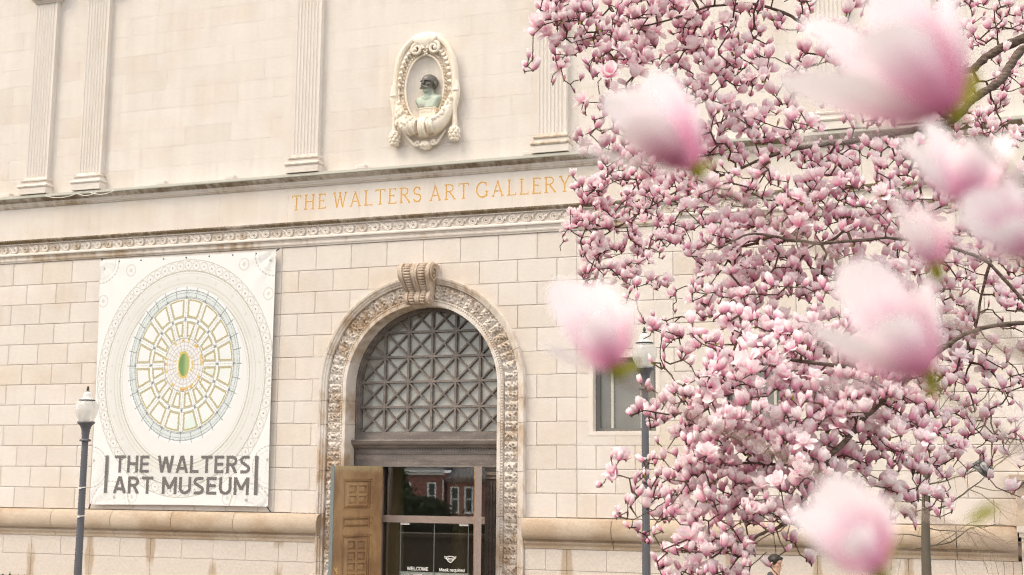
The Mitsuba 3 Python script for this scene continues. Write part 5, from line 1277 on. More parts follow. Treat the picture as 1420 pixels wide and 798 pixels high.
# shape of the large tree, in metres: clumps of its crown (x, y, z, how full) and its limbs (x, y, z, radius)
CLUMPS = [
    (6.16,-11.87,6.34,3),(6.21,-11.74,6.38,5),(6.3,-11.31,6.53,6),(6.55,-11.38,6.47,6),(6.83,-11.62,6.35,6),(6.98,-11.33,6.44,6),(7.18,-11.23,6.45,6),(7.42,-11.37,6.37,6),
    (7.56,-10.91,6.52,6),(7.82,-11.26,6.36,5),(8.0,-11.0,6.43,5),(8.2,-10.84,6.47,5),(8.41,-10.83,6.45,5),(8.59,-10.21,6.66,5),(8.8,-8.75,7.18,6),(9.05,-8.51,7.24,6),
    (9.28,-8.9,7.06,5),(9.53,-8.56,7.16,5),(6.02,-11.45,6.28,5),(6.19,-11.68,6.18,7),(6.44,-11.8,6.11,7),(6.47,-11.09,6.36,8),(6.79,-11.46,6.19,8),(6.99,-11.38,6.19,7),
    (7.12,-10.92,6.34,6),(7.36,-11.05,6.27,6),(7.58,-11.06,6.24,5),(7.76,-10.78,6.32,4),(8.02,-11.22,6.13,3),(8.18,-10.68,6.3,3),(8.4,-10.84,6.22,3),(8.59,-10.52,6.31,3),
    (8.79,-8.77,6.91,6),(9.04,-8.49,6.98,7),(9.26,-8.92,6.8,6),(9.52,-8.53,6.9,6),(6.1,-11.67,5.97,4),(6.09,-11.36,6.08,6),(6.3,-11.3,6.07,7),(6.59,-11.55,5.96,7),
    (6.7,-11.08,6.1,7),(6.93,-11.12,6.06,7),(7.14,-11.03,6.07,7),(7.33,-10.87,6.1,6),(7.57,-11.06,6.01,4),(7.76,-10.67,6.12,2),(8.0,-11.14,5.94,3),(8.16,-10.55,6.12,3),
    (8.39,-10.79,6.01,3),(8.58,-10.22,6.18,3),(8.78,-9.1,6.53,6),(9.02,-8.62,6.66,4),(9.26,-8.83,6.57,3),(9.52,-8.32,6.71,4),(6.02,-11.48,5.82,2),(6.1,-11.41,5.83,1),
    (6.39,-11.61,5.74,4),(6.59,-11.55,5.74,6),(6.7,-11.1,5.86,6),(6.91,-11.03,5.87,6),(7.14,-11.08,5.83,7),(7.31,-10.77,5.91,8),(7.59,-11.18,5.75,4),(7.81,-11.13,5.74,2),
    (7.94,-10.51,5.92,3),(8.17,-10.68,5.85,3),(8.37,-10.61,5.85,3),(8.56,-9.84,6.07,3),(8.77,-8.61,6.42,3),(9.03,-9.04,6.26,1),(9.25,-8.74,6.34,4),(9.48,-8.86,6.27,3),
    (6.38,-11.58,5.53,4),(6.58,-11.5,5.54,6),(6.68,-11.0,5.67,6),(6.99,-11.42,5.52,6),(7.17,-11.23,5.56,6),(7.35,-11.03,5.6,6),(7.52,-10.71,5.67,5),(7.72,-10.56,5.7,3),
    (7.94,-10.66,5.65,3),(8.14,-10.71,5.62,2),(8.4,-10.97,5.52,2),(8.57,-10.14,5.74,2),(8.76,-8.65,6.14,2),(9.0,-8.57,6.14,3),(9.24,-8.59,6.12,5),(9.48,-8.48,6.13,5),
    (6.37,-11.55,5.32,3),(6.52,-11.28,5.38,4),(6.78,-11.46,5.31,4),(6.93,-11.15,5.38,5),(7.13,-11.04,5.39,6),(7.31,-10.8,5.44,5),(7.55,-10.99,5.37,5),(7.78,-11.18,5.3,5),
    (7.97,-10.98,5.33,2),(8.17,-10.77,5.37,2),(8.36,-10.71,5.37,3),(8.54,-9.9,5.57,3),(8.75,-9.16,5.74,4),(8.98,-9.11,5.74,4),(9.22,-9.03,5.74,5),(9.45,-8.85,5.77,4),
    (6.09,-10.22,5.44,3),(6.15,-9.87,5.52,7),(6.36,-9.68,5.55,7),(6.81,-10.58,5.3,5),(7.09,-10.87,5.21,5),(7.28,-10.65,5.25,5),(7.5,-10.65,5.23,4),(7.72,-10.65,5.22,6),
    (7.92,-10.52,5.23,6),(8.13,-10.45,5.23,6),(8.36,-10.77,5.14,6),(8.55,-10.51,5.18,5),(8.76,-10.47,5.18,5),(8.96,-10.46,5.17,4),(9.17,-10.16,5.22,5),(9.37,-10.27,5.18,5),
    (5.61,-9.19,5.45,1),(5.78,-9.48,5.38,8),(5.96,-9.17,5.43,9),(6.28,-9.33,5.38,8),(6.72,-10.19,5.16,6),(7.17,-11.28,4.89,6),(7.36,-11.16,4.9,6),(7.52,-10.85,4.96,6),
    (7.73,-10.85,4.94,6),(7.92,-10.6,4.99,7),(8.14,-10.76,4.94,7),(8.35,-10.78,4.92,6),(8.53,-10.19,5.03,5),(8.75,-10.48,4.95,4),(8.95,-10.28,4.98,4),(9.16,-10.11,5.01,4),
    (9.37,-9.99,5.02,4),(5.66,-9.39,5.14,4),(5.69,-9.16,5.18,9),(5.87,-8.8,5.24,9),(6.31,-9.48,5.08,9),(6.75,-10.35,4.88,8),(7.08,-10.86,4.76,5),(7.26,-10.63,4.8,6),
    (7.46,-10.48,4.81,7),(7.75,-11.0,4.69,8),(7.92,-10.66,4.75,7),(8.11,-10.34,4.8,6),(8.35,-10.86,4.69,6),(8.53,-10.4,4.76,5),(8.74,-10.3,4.77,4),(8.95,-9.29,4.95,4),
    (9.18,-9.09,4.98,4),(9.39,-9.3,4.93,4),(5.69,-9.5,4.85,4),(5.76,-9.43,4.86,9),(5.95,-9.11,4.9,9),(6.18,-8.95,4.92,8),(6.77,-10.44,4.63,5),(7.07,-10.83,4.55,4),
    (7.31,-10.93,4.52,8),(7.53,-10.96,4.5,8),(7.69,-10.58,4.56,7),(7.93,-10.79,4.51,7),(8.12,-10.67,4.52,7),(8.31,-10.32,4.57,6),(8.53,-10.44,4.54,5),(8.72,-9.83,4.63,4),
    (8.94,-9.44,4.69,4),(9.16,-9.63,4.64,4),(9.38,-9.34,4.68,4),(5.6,-9.09,4.66,1),(5.58,-8.8,4.7,6),(6.01,-9.35,4.6,8),(6.25,-9.26,4.6,6),(7.05,-10.73,4.34,6),
    (7.27,-10.71,4.33,8),(7.49,-10.72,4.32,8),(7.69,-10.58,4.33,7),(7.88,-10.36,4.36,7),(8.1,-10.42,4.34,6),(8.31,-10.44,4.33,5),(8.52,-10.36,4.33,5),(8.71,-9.88,4.39,5),
    (8.93,-9.55,4.43,5),(9.15,-9.22,4.47,4),(9.38,-9.18,4.47,4),(6.4,-10.77,4.14,1),(6.63,-10.72,4.13,2),(7.08,-10.89,4.1,6),(7.31,-10.97,4.08,7),(7.51,-10.89,4.08,8),
    (7.73,-11.0,4.06,7),(7.93,-10.96,4.05,6),(8.11,-10.63,4.09,6),(8.34,-11.02,4.03,6),(8.51,-10.32,4.11,6),(8.7,-9.73,4.18,6),(8.92,-9.05,4.26,6),(9.14,-9.58,4.19,5),
    (9.35,-9.52,4.19,4),(6.68,-10.78,3.9,3),(7.0,-11.56,3.81,5),(7.25,-11.79,3.77,6),(7.42,-11.65,3.79,8),(7.58,-11.38,3.81,8),(7.81,-11.67,3.77,7),(7.97,-11.37,3.8,6),
    (8.15,-11.18,3.81,6),(8.33,-11.07,3.82,6),(8.54,-11.34,3.78,6),(8.7,-9.82,3.94,6),(8.91,-9.4,3.98,5),(9.13,-9.32,3.98,4),(9.36,-9.15,4.0,4),(6.96,-11.45,3.61,2),
    (7.33,-12.24,3.54,5),(7.46,-11.94,3.56,7),(7.68,-12.15,3.54,7),(7.82,-11.77,3.57,7),(7.98,-11.5,3.59,7),(8.16,-11.45,3.59,7),(8.38,-11.92,3.54,7),(8.53,-11.23,3.6,6),
    (8.69,-9.79,3.72,6),(8.9,-9.54,3.74,5),(9.12,-9.31,3.75,4),(9.35,-9.01,3.77,3),(6.69,-10.88,3.45,3),(7.06,-11.85,3.38,4),(7.28,-11.99,3.37,7),(7.45,-11.9,3.37,7),
    (7.67,-12.06,3.36,6),(7.81,-11.79,3.38,8),(8.0,-11.78,3.37,8),(8.17,-11.63,3.38,8),(8.36,-11.7,3.37,8),(8.53,-11.47,3.39,7),(8.68,-10.11,3.47,6),(8.89,-8.98,3.54,5),
    (9.11,-9.45,3.51,4),(9.32,-9.4,3.51,3),(6.71,-11.24,3.22,5),(6.99,-11.54,3.2,6),(7.22,-11.72,3.19,8),(7.5,-12.18,3.17,8),(7.67,-12.1,3.17,7),(7.85,-12.08,3.17,8),
    (7.99,-11.73,3.19,8),(8.17,-11.75,3.19,8),(8.34,-11.45,3.2,8),(8.52,-11.54,3.19,7),(8.67,-9.75,3.27,6),(8.88,-9.28,3.29,4),(9.11,-8.95,3.3,3),(9.33,-8.87,3.3,3),
    (6.97,-11.45,3.01,4),(7.28,-12.03,2.99,8),(7.45,-11.89,3.0,8),(7.63,-11.86,3.0,8),(7.84,-12.06,2.99,8),(7.99,-11.78,3.0,8),(8.14,-11.41,3.01,8),(8.32,-11.36,3.01,7),
    (8.52,-11.65,3.0,5),(8.66,-9.88,3.04,6),(8.87,-9.35,3.05,4),(9.06,-9.43,3.05,2),(9.32,-8.84,3.07,3),(6.53,-11.39,2.8,4),(6.8,-11.62,2.81,5),(7.03,-11.77,2.81,6),
    (7.27,-12.0,2.81,7),(7.41,-11.71,2.81,8),(7.6,-11.7,2.81,8),(7.84,-12.13,2.81,7),(8.0,-11.96,2.81,6),(8.14,-11.42,2.81,5),(8.33,-11.63,2.82,5),(8.49,-11.15,2.82,4),
    (8.65,-9.76,2.82,5),(8.87,-9.01,2.83,1),(9.3,-9.24,2.83,2),(6.66,-11.89,2.61,3),(6.71,-11.26,2.6,5),(7.08,-12.0,2.62,3),(7.24,-11.84,2.62,7),(7.4,-11.65,2.62,7),
    (7.65,-12.05,2.63,5),(7.84,-12.12,2.63,6),(7.98,-11.8,2.63,4),(8.16,-11.79,2.63,3),(8.33,-11.66,2.63,2),(8.48,-10.91,2.62,3),(8.65,-10.22,2.61,3),(6.71,-11.27,2.4,3),
    (7.07,-11.95,2.43,3),(7.2,-11.64,2.42,6),(7.46,-12.01,2.44,5),(7.68,-12.18,2.45,1),(7.77,-11.64,2.44,2),(7.95,-11.48,2.43,1),(7.04,-11.85,2.24,5),(7.26,-12.0,2.26,7),
    (7.41,-11.78,2.25,6),(7.72,-11.5,2.24,1),(7.0,-11.64,2.04,5),(7.28,-12.08,2.08,6),(7.45,-12.04,2.08,5),(7.65,-12.1,2.1,1),
]
LIMBS = [
    [(10.48,-9.47,4.15,0.070),(10.19,-9.29,5.77,0.060),(9.82,-8.99,6.45,0.050),(9.49,-8.91,6.57,0.044),(9.19,-8.99,6.43,0.036),(9.04,-9.03,6.32,0.030),(8.83,-8.91,6.46,0.018),(8.66,-8.89,6.60,0.010)],
    [(10.19,-9.29,5.77,0.060),(9.72,-9.40,6.14,0.045),(9.44,-9.62,6.23,0.036),(9.28,-9.76,6.06,0.033),(9.21,-9.87,5.92,0.033),(9.01,-10.02,5.74,0.030),(8.85,-10.16,5.56,0.028),(8.56,-10.35,5.45,0.024),(8.09,-10.61,5.34,0.020),(7.69,-10.84,5.25,0.014),(7.19,-10.79,5.14,0.010),(6.60,-9.94,5.21,0.008),(5.99,-9.28,5.14,0.005)],
    [(8.85,-10.16,5.56,0.020),(8.47,-10.54,5.75,0.016),(8.03,-10.85,6.03,0.013),(7.68,-11.00,6.26,0.012),(7.29,-11.25,6.25,0.009),(6.88,-11.38,6.15,0.007),(6.52,-11.49,6.07,0.005),(6.22,-11.59,5.99,0.003)],
    [(10.39,-9.81,3.36,0.070),(9.88,-10.26,3.75,0.036),(9.39,-10.68,3.93,0.016),(8.91,-11.05,3.85,0.015),(8.45,-11.59,3.47,0.020),(8.09,-11.87,3.09,0.018),(7.91,-11.89,2.86,0.016),(7.79,-11.91,2.67,0.015),(7.68,-11.92,2.53,0.013),(7.52,-11.86,2.44,0.010),(7.36,-11.90,2.32,0.006)],
    [(8.45,-11.59,3.47,0.016),(7.92,-11.89,3.55,0.013),(7.60,-11.91,3.61,0.010),(7.46,-11.94,3.52,0.009),(7.43,-11.95,3.47,0.009),(7.28,-11.88,3.41,0.008),(7.15,-11.92,3.36,0.006),(6.99,-11.88,3.44,0.004)],
    [(9.39,-10.68,3.93,0.013),(9.02,-10.77,4.35,0.012),(8.45,-10.89,4.51,0.010),(7.86,-11.09,4.46,0.012),(7.48,-11.34,4.49,0.008),(7.23,-11.52,4.39,0.005)],
    [(7.91,-11.89,2.86,0.010),(7.53,-11.82,2.90,0.008),(7.19,-11.83,2.86,0.006),(6.94,-11.67,2.66,0.004),(6.70,-11.63,2.52,0.003)],
    [(9.72,-9.40,6.14,0.030),(9.53,-9.39,5.62,0.025),(9.31,-9.37,4.98,0.018),(9.09,-9.35,4.34,0.012),(8.96,-9.30,3.75,0.007)],
]

def frame_to(axis, spin):
    z = axis / np.linalg.norm(axis)
    a = np.cross(z, [0.3, 0.5, 0.8]); a /= np.linalg.norm(a)
    b = np.cross(z, a)
    c, s = math.cos(spin), math.sin(spin)
    return np.stack([a * c + b * s, -a * s + b * c, z], 1)

def grow():
    r = np.random.default_rng(21)
    dist = lambda P: np.linalg.norm(np.asarray(P) - CAM, axis=-1)
    tips, full = [], []
    for x, y, z, dn in CLUMPS:
        c = np.array([x, y, z]); d = dist(c)
        rad = d * 0.0165                                   # clump radius grows with the crown's depth
        n = dn * 3.3 * (1.0 if dn < 7 else 1.15)
        n = int(n) + (r.uniform() < n - int(n))
        for _ in range(n):
            e = r.normal(0, 1, 3); e /= np.linalg.norm(e); e *= r.uniform(0, 1) ** 0.4
            t = c + e * np.array([rad, 0.42, rad])
            if _ and r.uniform() < 0.45: t = tips[-1] + r.normal(0, 0.035, 3)      # many sit in twos and threes
            tips.append(t); full.append(dn)
    tips = np.array(tips)
    # limbs as polylines
    nodes, parent, lr, limb_paths = [], [], [], []
    for L in LIMBS:
        P = catmull([q[:3] for q in L], 8)
        rad = np.interp(np.linspace(0, len(L) - 1, len(P)), np.arange(len(L)), [q[3] for q in L])
        jit = r.normal(0, 1, P.shape) * 0.012; jit[0] = 0
        P = P + np.cumsum(jit, 0) * 0.35
        limb_paths.append((P, rad))
        for i, q in enumerate(P):
            parent.append(len(nodes) - 1 if i else -1); nodes.append(q); lr.append(rad[i])
    nl = len(nodes)
    nodes = [np.array(q) for q in nodes]
    depthcost = [0.0] * nl
    D = np.full(len(tips), 1e9); best = np.zeros(len(tips), int)
    arr = np.array(nodes)
    for i in range(nl):
        d = np.linalg.norm(tips - arr[i], axis=1)
        m = d < D; D[m] = d[m]; best[m] = i
    left = np.ones(len(tips), bool)
    tipdir = np.zeros_like(tips)
    while left.any():
        k = int(np.argmin(np.where(left, D, 1e9)))
        left[k] = False
        q, t = best[k], tips[k]
        a = nodes[q]
        L = np.linalg.norm(t - a)
        if L < 1e-4: continue
        n = max(1, int(L / 0.06))
        perp = r.normal(0, 1, 3); perp -= (t - a) * (perp @ (t - a)) / L ** 2
        perp /= np.linalg.norm(perp) + 1e-9
        bow = perp * L * r.uniform(0.02, 0.11) + np.array([0, 0, -0.07 * L])
        prev = q; cost0 = depthcost[q]
        for s in range(1, n + 1):
            u = s / n
            pt = a + (t - a) * u + bow * 4 * u * (1 - u) * 0.7 + (r.normal(0, 0.013, 3) if s < n else 0)
            idx = len(nodes)
            nodes.append(pt); parent.append(prev); lr.append(-1.0); depthcost.append(cost0 + 0.18 * L * u)
            if left.any():
                d = np.linalg.norm(tips - pt, axis=1) + depthcost[idx] * 0.35
                m = left & (d < D); D[m] = d[m]; best[m] = idx
            before = nodes[prev]
            prev = idx
        tipdir[k] = nodes[prev] - before
    nodes = np.array(nodes); parent = np.array(parent); lr = np.array(lr)
    load = np.zeros(len(nodes))
    kids = np.zeros(len(nodes), int)
    for i in range(len(nodes)):
        if parent[i] >= 0: kids[parent[i]] += 1
    for i in range(len(nodes) - 1, nl - 1, -1):
        if kids[i] == 0: load[i] += 1
        load[parent[i]] += load[i]
    rad = 0.0024 + 0.0013 * np.maximum(load, 1) ** 0.46
    rad = np.where(lr > 0, lr, rad)
    return tips, tipdir, np.array(full), nodes, parent, rad, nl, limb_paths

def frusta(A, Bp, ra, rb, n=5):
    t = Bp - A; L = np.linalg.norm(t, axis=1, keepdims=True); t = t / np.maximum(L, 1e-9)
    ref = np.where(np.abs(t[:, 2:3]) < 0.9, np.array([[0, 0, 1.0]]), np.array([[1.0, 0, 0]]))
    u = np.cross(t, ref); u /= np.linalg.norm(u, axis=1, keepdims=True); w = np.cross(t, u)
    ang = np.arange(n) * 2 * math.pi / n
    ring = np.cos(ang)[None, :, None] * u[:, None] + np.sin(ang)[None, :, None] * w[:, None]
    va = (A - t * ra[:, None] * 0.4)[:, None] + ring * ra[:, None, None]
    vb = (Bp + t * rb[:, None] * 0.4)[:, None] + ring * rb[:, None, None]
    V = np.concatenate([va, vb], 1).reshape(-1, 3)
    j = np.arange(n); j2 = (j + 1) % n
    f = np.stack([j, j2, n + j2, n + j], 1)
    F = (np.arange(len(A)) * 2 * n)[:, None, None] + f[None]
    return V, quads(F.reshape(-1, 4))

MT = 'magnolia_tree'
labels[MT] = {'label': 'large magnolia covered in sharp pink blossoms, filling the right half before the museum', 'category': 'tree'}
tips, tipdir, full, nodes, parent, nrad, nl, limb_paths = grow()
# trunk stands right of the view on the park terrace
TR = np.array([(10.46, -9.60, 1.0), (10.44, -9.58, 1.7), (10.48, -9.55, 2.6), (10.47, -9.48, 3.4), (LIMBS[0][0][0], LIMBS[0][0][1], LIMBS[0][0][2])])
scene[MT + '__trunk'] = mikit.ply(tube(catmull(TR, 6), np.interp(np.linspace(0, 1, 25), [0, 0.1, 0.5, 1], [0.17, 0.125, 0.105, 0.075]), 14), 'magnolia_bark', smooth=True)
base_d = np.array(LIMBS[3][0][:3])
put(MT + '__limb', tube(bez((10.47, -9.56, 2.3), (10.42, -9.62, 3.0), base_d, 8), np.linspace(0.085, 0.07, 8), 12), 'magnolia_bark', smooth=True)
for P, rad in limb_paths:
    v, f = tube(P, rad * (1 + 0.10 * np.sin(np.arange(len(P)) * 1.7)), 10)
    put(MT + '__limb', (v, f), 'magnolia_bark', smooth=True)
ii = np.arange(nl, len(nodes))
scene[MT + '__twigs'] = mikit.ply(frusta(nodes[parent[ii]], nodes[ii], np.minimum(nrad[parent[ii]], nrad[ii] * 1.5), nrad[ii]), 'twig_bark')
labels[MT + '__twigs'] = {'kind': 'stuff'}

brg = np.random.default_rng(33)
inst = []
kinds_p = (['bud', 'goblet', 'cup', 'open', 'loose'], [0.26, 0.38, 0.22, 0.09, 0.05])
for t, td, dn in zip(tips, tipdir, full):
    if brg.uniform() < 0.04: continue                      # bare tip
    kind = kinds_p[0][brg.choice(5, p=kinds_p[1])]
    if dn <= 3 and brg.uniform() < 0.3: kind = 'bud'
    q = brg.integers(len(BLOOMS[kind]))
    d = td / (np.linalg.norm(td) + 1e-9)
    ax = np.array([0, 0, 1.0]) + 0.45 * d + brg.normal(0, 0.30, 3)
    size = brg.choice([brg.uniform(0.050, 0.070), brg.uniform(0.068, 0.090), brg.uniform(0.085, 0.110)], p=[0.3, 0.48, 0.22]) * (0.85 if kind == 'bud' else 1.0) * (1.06 if kind in ('open', 'loose') else 1.0)
    M = np.eye(4); M[:3, :3] = frame_to(ax, brg.uniform(0, 6.28)) @ np.diag([size * brg.uniform(0.85, 1.12), size, size * brg.uniform(0.92, 1.12)]); M[:3, 3] = t
    inst.append((kind, q, M, size / np.linalg.norm(t - CAM)))
order = np.argsort([-i[3] for i in inst])
# those that show largest and are not hidden stand first: nearer ones within each part of the crown
seen = {}
first = []
Fr = np.cross(FWD, UPV)
for k in order:
    p = inst[k][2][:3, 3] - CAM
    w = p @ FWD
    a, b = p @ Fr / w, p @ UPV / w
    if not (-0.40 < a < 0.40 and -0.225 < b < 0.225): continue
    c = (int((a + 1) / 0.0195), int((b + 1) / 0.0195))
    if seen.get(c, 0) < 1:
        seen[c] = seen.get(c, 0) + 1; first.append(k)
first = set(first[:300])
restV, restF, restC, o = [], [], [], 0
for k, (kind, q, M, _) in enumerate(inst):
    if k in first:
        kk = key(MT + '__blossom')
        scene[kk] = {**BLOOM_PLY[(kind, q)], 'to_world': T(M.tolist())}
    else:
        V, F, C = BLOOMS[kind][q]
        restV.append(V @ M[:3, :3].T + M[:3, 3]); restF.append(F + o); restC.append(C); o += len(V)
scene[MT + '__blossoms'] = mikit.ply((np.vstack(restV), np.vstack(restF)), 'petal', smooth=True, color=np.vstack(restC))
labels[MT + '__blossoms'] = {'kind': 'stuff'}
# bud scales under the blossoms, small young leaves beside them
sc_, lf = [], []
for kind, q, M, _ in inst:
    t = M[:3, 3]; ax = M[:3, 2] / np.linalg.norm(M[:3, 2])
    sc_.append((t - ax * 0.012, t + ax * 0.014))
    if brg.uniform() < 0.30:
        e = frame_to(ax + brg.normal(0, 0.5, 3), brg.uniform(0, 6.28)); s = brg.uniform(0.022, 0.042)
        b0 = t - ax * 0.02
        lf.append((np.array([b0, b0 + e[:, 2] * s * 0.5 + e[:, 0] * s * 0.22, b0 + e[:, 2] * s * 1.05, b0 + e[:, 2] * s * 0.5 - e[:, 0] * s * 0.22]), np.array([[0, 1, 2], [0, 2, 3]])))
A = np.array([s[0] for s in sc_]); Bq = np.array([s[1] for s in sc_])
scene[MT + '__bud_scales'] = mikit.ply(frusta(A, Bq, np.full(len(A), 0.0045), np.full(len(A), 0.0085)), 'twig_bark'); labels[MT + '__bud_scales'] = {'kind': 'stuff'}
scene[MT + '__young_leaves'] = mikit.ply(cat(lf), 'young_leaf'); labels[MT + '__young_leaves'] = {'kind': 'stuff'}

# ------------------------------------------------------------------ second magnolia close to the camera: a few large blossoms, far out of focus
NT = 'magnolia_tree_001'
labels[NT] = {'label': 'nearest magnolia with a few big blurred white and pink blossoms on thin branches', 'category': 'tree'}
plain('young_twig', (0.34, 0.25, 0.20), 0.8)
def near_bloom(base, size, petals, seed, hue=0.0):
    """a large blossom; petals: for each, where its tip points (rightwards, upwards, towards the museum), how long and how wide it is, and how pale"""
    Bk = key(NT + '__blossom')
    r = np.random.default_rng(seed)
    base = np.asarray(base, float)
    tips_ = [Fr * a + UPV * b + FWD * c for a, b, c, *_ in petals]
    axis = sum(t / np.linalg.norm(t) for t, p in zip(tips_, petals) if p[4] < 0.31)
    axis = axis / np.linalg.norm(axis)
    Fm = frame_to(axis, 0.0)
    for t, (_, _, _, wid, pale) in zip(tips_, petals):
        L = np.linalg.norm(t); d = t / L
        tilt = math.acos(np.clip(d @ axis, -1, 1)); phi = math.atan2(d @ Fm[:, 1], d @ Fm[:, 0])
        th2 = (tilt + R(34), tilt + R(8), tilt - R(10), tilt - R(14)) if pale < 0.3 else (tilt + R(14), tilt + R(4), tilt - R(6), tilt - R(8))
        L *= 1.05
        P, F, C = tepal(L * 1.04, wid * L, th2, phi, 0.05 * L, 18, 11, seed * 77 + int(L * 1000), pale + hue + 0.07, 0.03, 0.0, np.array((0.36, 0.085, 0.205)), np.array((0.64, 0.32, 0.455)))
        tk = key(Bk + '__tepal')
        scene[tk] = mikit.ply(((P * size) @ Fm.T + base, F), 'petal', smooth=True, color=C)
    scene[Bk + '__bud_scale'] = mikit.ply(tube([base - axis * 0.012, base - axis * 0.003, base + axis * 0.006], [0.005, 0.008, 0.006], 10), 'young_leaf', smooth=True)
    return base - axis * 0.012
stems = [
    near_bloom((8.638, -19.127, 3.100), 0.00070, [(-112, 98, -30, 0.34, 0.02), (-62, 128, 30, 0.36, -0.02), (-10, 95, -10, 0.34, -0.06), (-90, 62, -45, 0.32, -0.08), (-55, 80, 50, 0.38, -0.04), (-150, 32, 10, 0.20, 0.34)], 1),
    near_bloom((8.878, -19.307, 3.086), 0.00056, [(-225, 58, -20, 0.30, 0.06), (-175, 140, 40, 0.32, 0.0), (-100, 190, 20, 0.36, 0.03), (-25, 165, -20, 0.38, -0.02), (-130, 95, -60, 0.34, -0.10), (-70, 120, 60, 0.4, -0.04), (-190, -30, 0, 0.13, 0.36)], 2),
    near_bloom((8.886, -19.169, 3.038), 0.00063, [(-78, 85, -20, 0.34, 0.05), (-28, 117, 30, 0.36, 0.0), (47, 95, 0, 0.34, 0.06), (84, 66, -20, 0.30, 0.16), (0, 80, -40, 0.38, -0.10)], 3),
    near_bloom((8.858, -19.139, 2.988), 0.00064, [(-42, 98, 10, 0.26, -0.14), (-40, 66, -25, 0.28, 0.02), (12, 78, 0, 0.26, -0.12), (-14, 84, 25, 0.26, -0.14)], 4),
    near_bloom((8.936, -19.218, 2.984), 0.00059, [(-100, 52, -10, 0.34, -0.06), (-80, 80, 20, 0.34, -0.02), (-30, 88, 0, 0.34, -0.08), (-60, 40, -45, 0.34, -0.12), (-98, 4, -10, 0.22, 0.33)], 5),
    near_bloom((8.850, -19.233, 2.886), 0.00059, [(-168, 84, -20, 0.31, 0.07), (-100, 148, 25, 0.34, 0.06), (-8, 122, 0, 0.40, 0.05), (-75, 75, -50, 0.34, -0.10), (-45, 105, 50, 0.38, -0.06), (-140, -12, -10, 0.18, 0.36)], 6),
    near_bloom((8.574, -19.191, 2.900), 0.00066, [(-74, 118, 25, 0.34, 0.06), (-28, 112, 40, 0.34, 0.04), (20, 92, 0, 0.38, -0.02), (-92, 36, -40, 0.26, 0.20), (-35, 70, -35, 0.36, -0.12)], 7),
    near_bloom((8.808, -19.277, 2.728), 0.00056, [(-112, 82, -15, 0.36, 0.04), (-62, 118, 25, 0.38, 0.02), (-4, 100, 0, 0.38, -0.04), (-50, 66, -45, 0.36, -0.12), (-45, 10, -40, 0.26, 0.30)], 8),
    near_bloom((8.958, -19.400, 2.815), 0.00048, [(-100, 60, 0, 0.36, 0.3), (-60, 100, 10, 0.36, 0.3), (-110, 10, -10, 0.32, 0.32)], 9),
]
tr0 = np.array([9.46, -18.52, 1.1])
trk = catmull([tr0, (9.47, -18.50, 1.9), (9.44, -18.54, 2.6), (9.46, -18.57, 3.2), (9.42, -18.50, 3.9)], 8)
scene[NT + '__trunk'] = mikit.ply(tube(trk, np.linspace(0.045, 0.018, len(trk)), 12), 'magnolia_bark', smooth=True)
for i, s in enumerate(stems):
    k = int(np.clip((s[2] - 0.35 - 1.1) / 2.8, 0.1, 0.95) * (len(trk) - 1))
    st = trk[k]
    mid = st * 0.45 + s * 0.55 + np.array([0.02, 0.0, -0.10])
    put(NT + '__branch', tube(bez(st, mid, s, 16), np.linspace(0.0055, 0.0017, 16), 7), 'young_twig', smooth=True)
def big_leaf(b, ax, L, w, spin):
    u = np.linspace(0, 1, 10); v = np.linspace(-1, 1, 5)
    U, Vv = np.meshgrid(u, v, indexing='ij')
    wd = w * np.sin(np.pi * U ** 0.8) ** 0.8
    P = np.stack([wd * Vv, 0.18 * L * U ** 2 + 0.25 * wd * Vv ** 2, U * L], -1).reshape(-1, 3)
    q = (np.arange(9)[:, None] * 5 + np.arange(4)[None]).ravel()
    put(NT + '__leaf', (P @ frame_to(np.asarray(ax, float), spin).T + np.asarray(b), quads(np.stack([q, q + 1, q + 6, q + 5], 1))), 'young_leaf', smooth=True)
big_leaf((8.884, -19.300, 3.088), (0.012, 0.01, 0.035), 0.036, 0.009, 0.4)
big_leaf((8.640, -19.125, 3.098), (0.016, 0.01, 0.014), 0.024, 0.006, 1.4)
big_leaf((8.808, -19.275, 2.728), (0.010, 0.008, 0.022), 0.032, 0.006, 0.4)
big_leaf((8.850, -19.233, 2.882), (0.008, 0.008, -0.016), 0.022, 0.006, 2.0)
big_leaf((8.580, -19.190, 2.896), (0.010, 0.012, 0.010), 0.026, 0.007, 1.0)
big_leaf((8.900, -19.240, 2.780), (-0.026, 0.0, -0.012), 0.030, 0.006, 0.3)

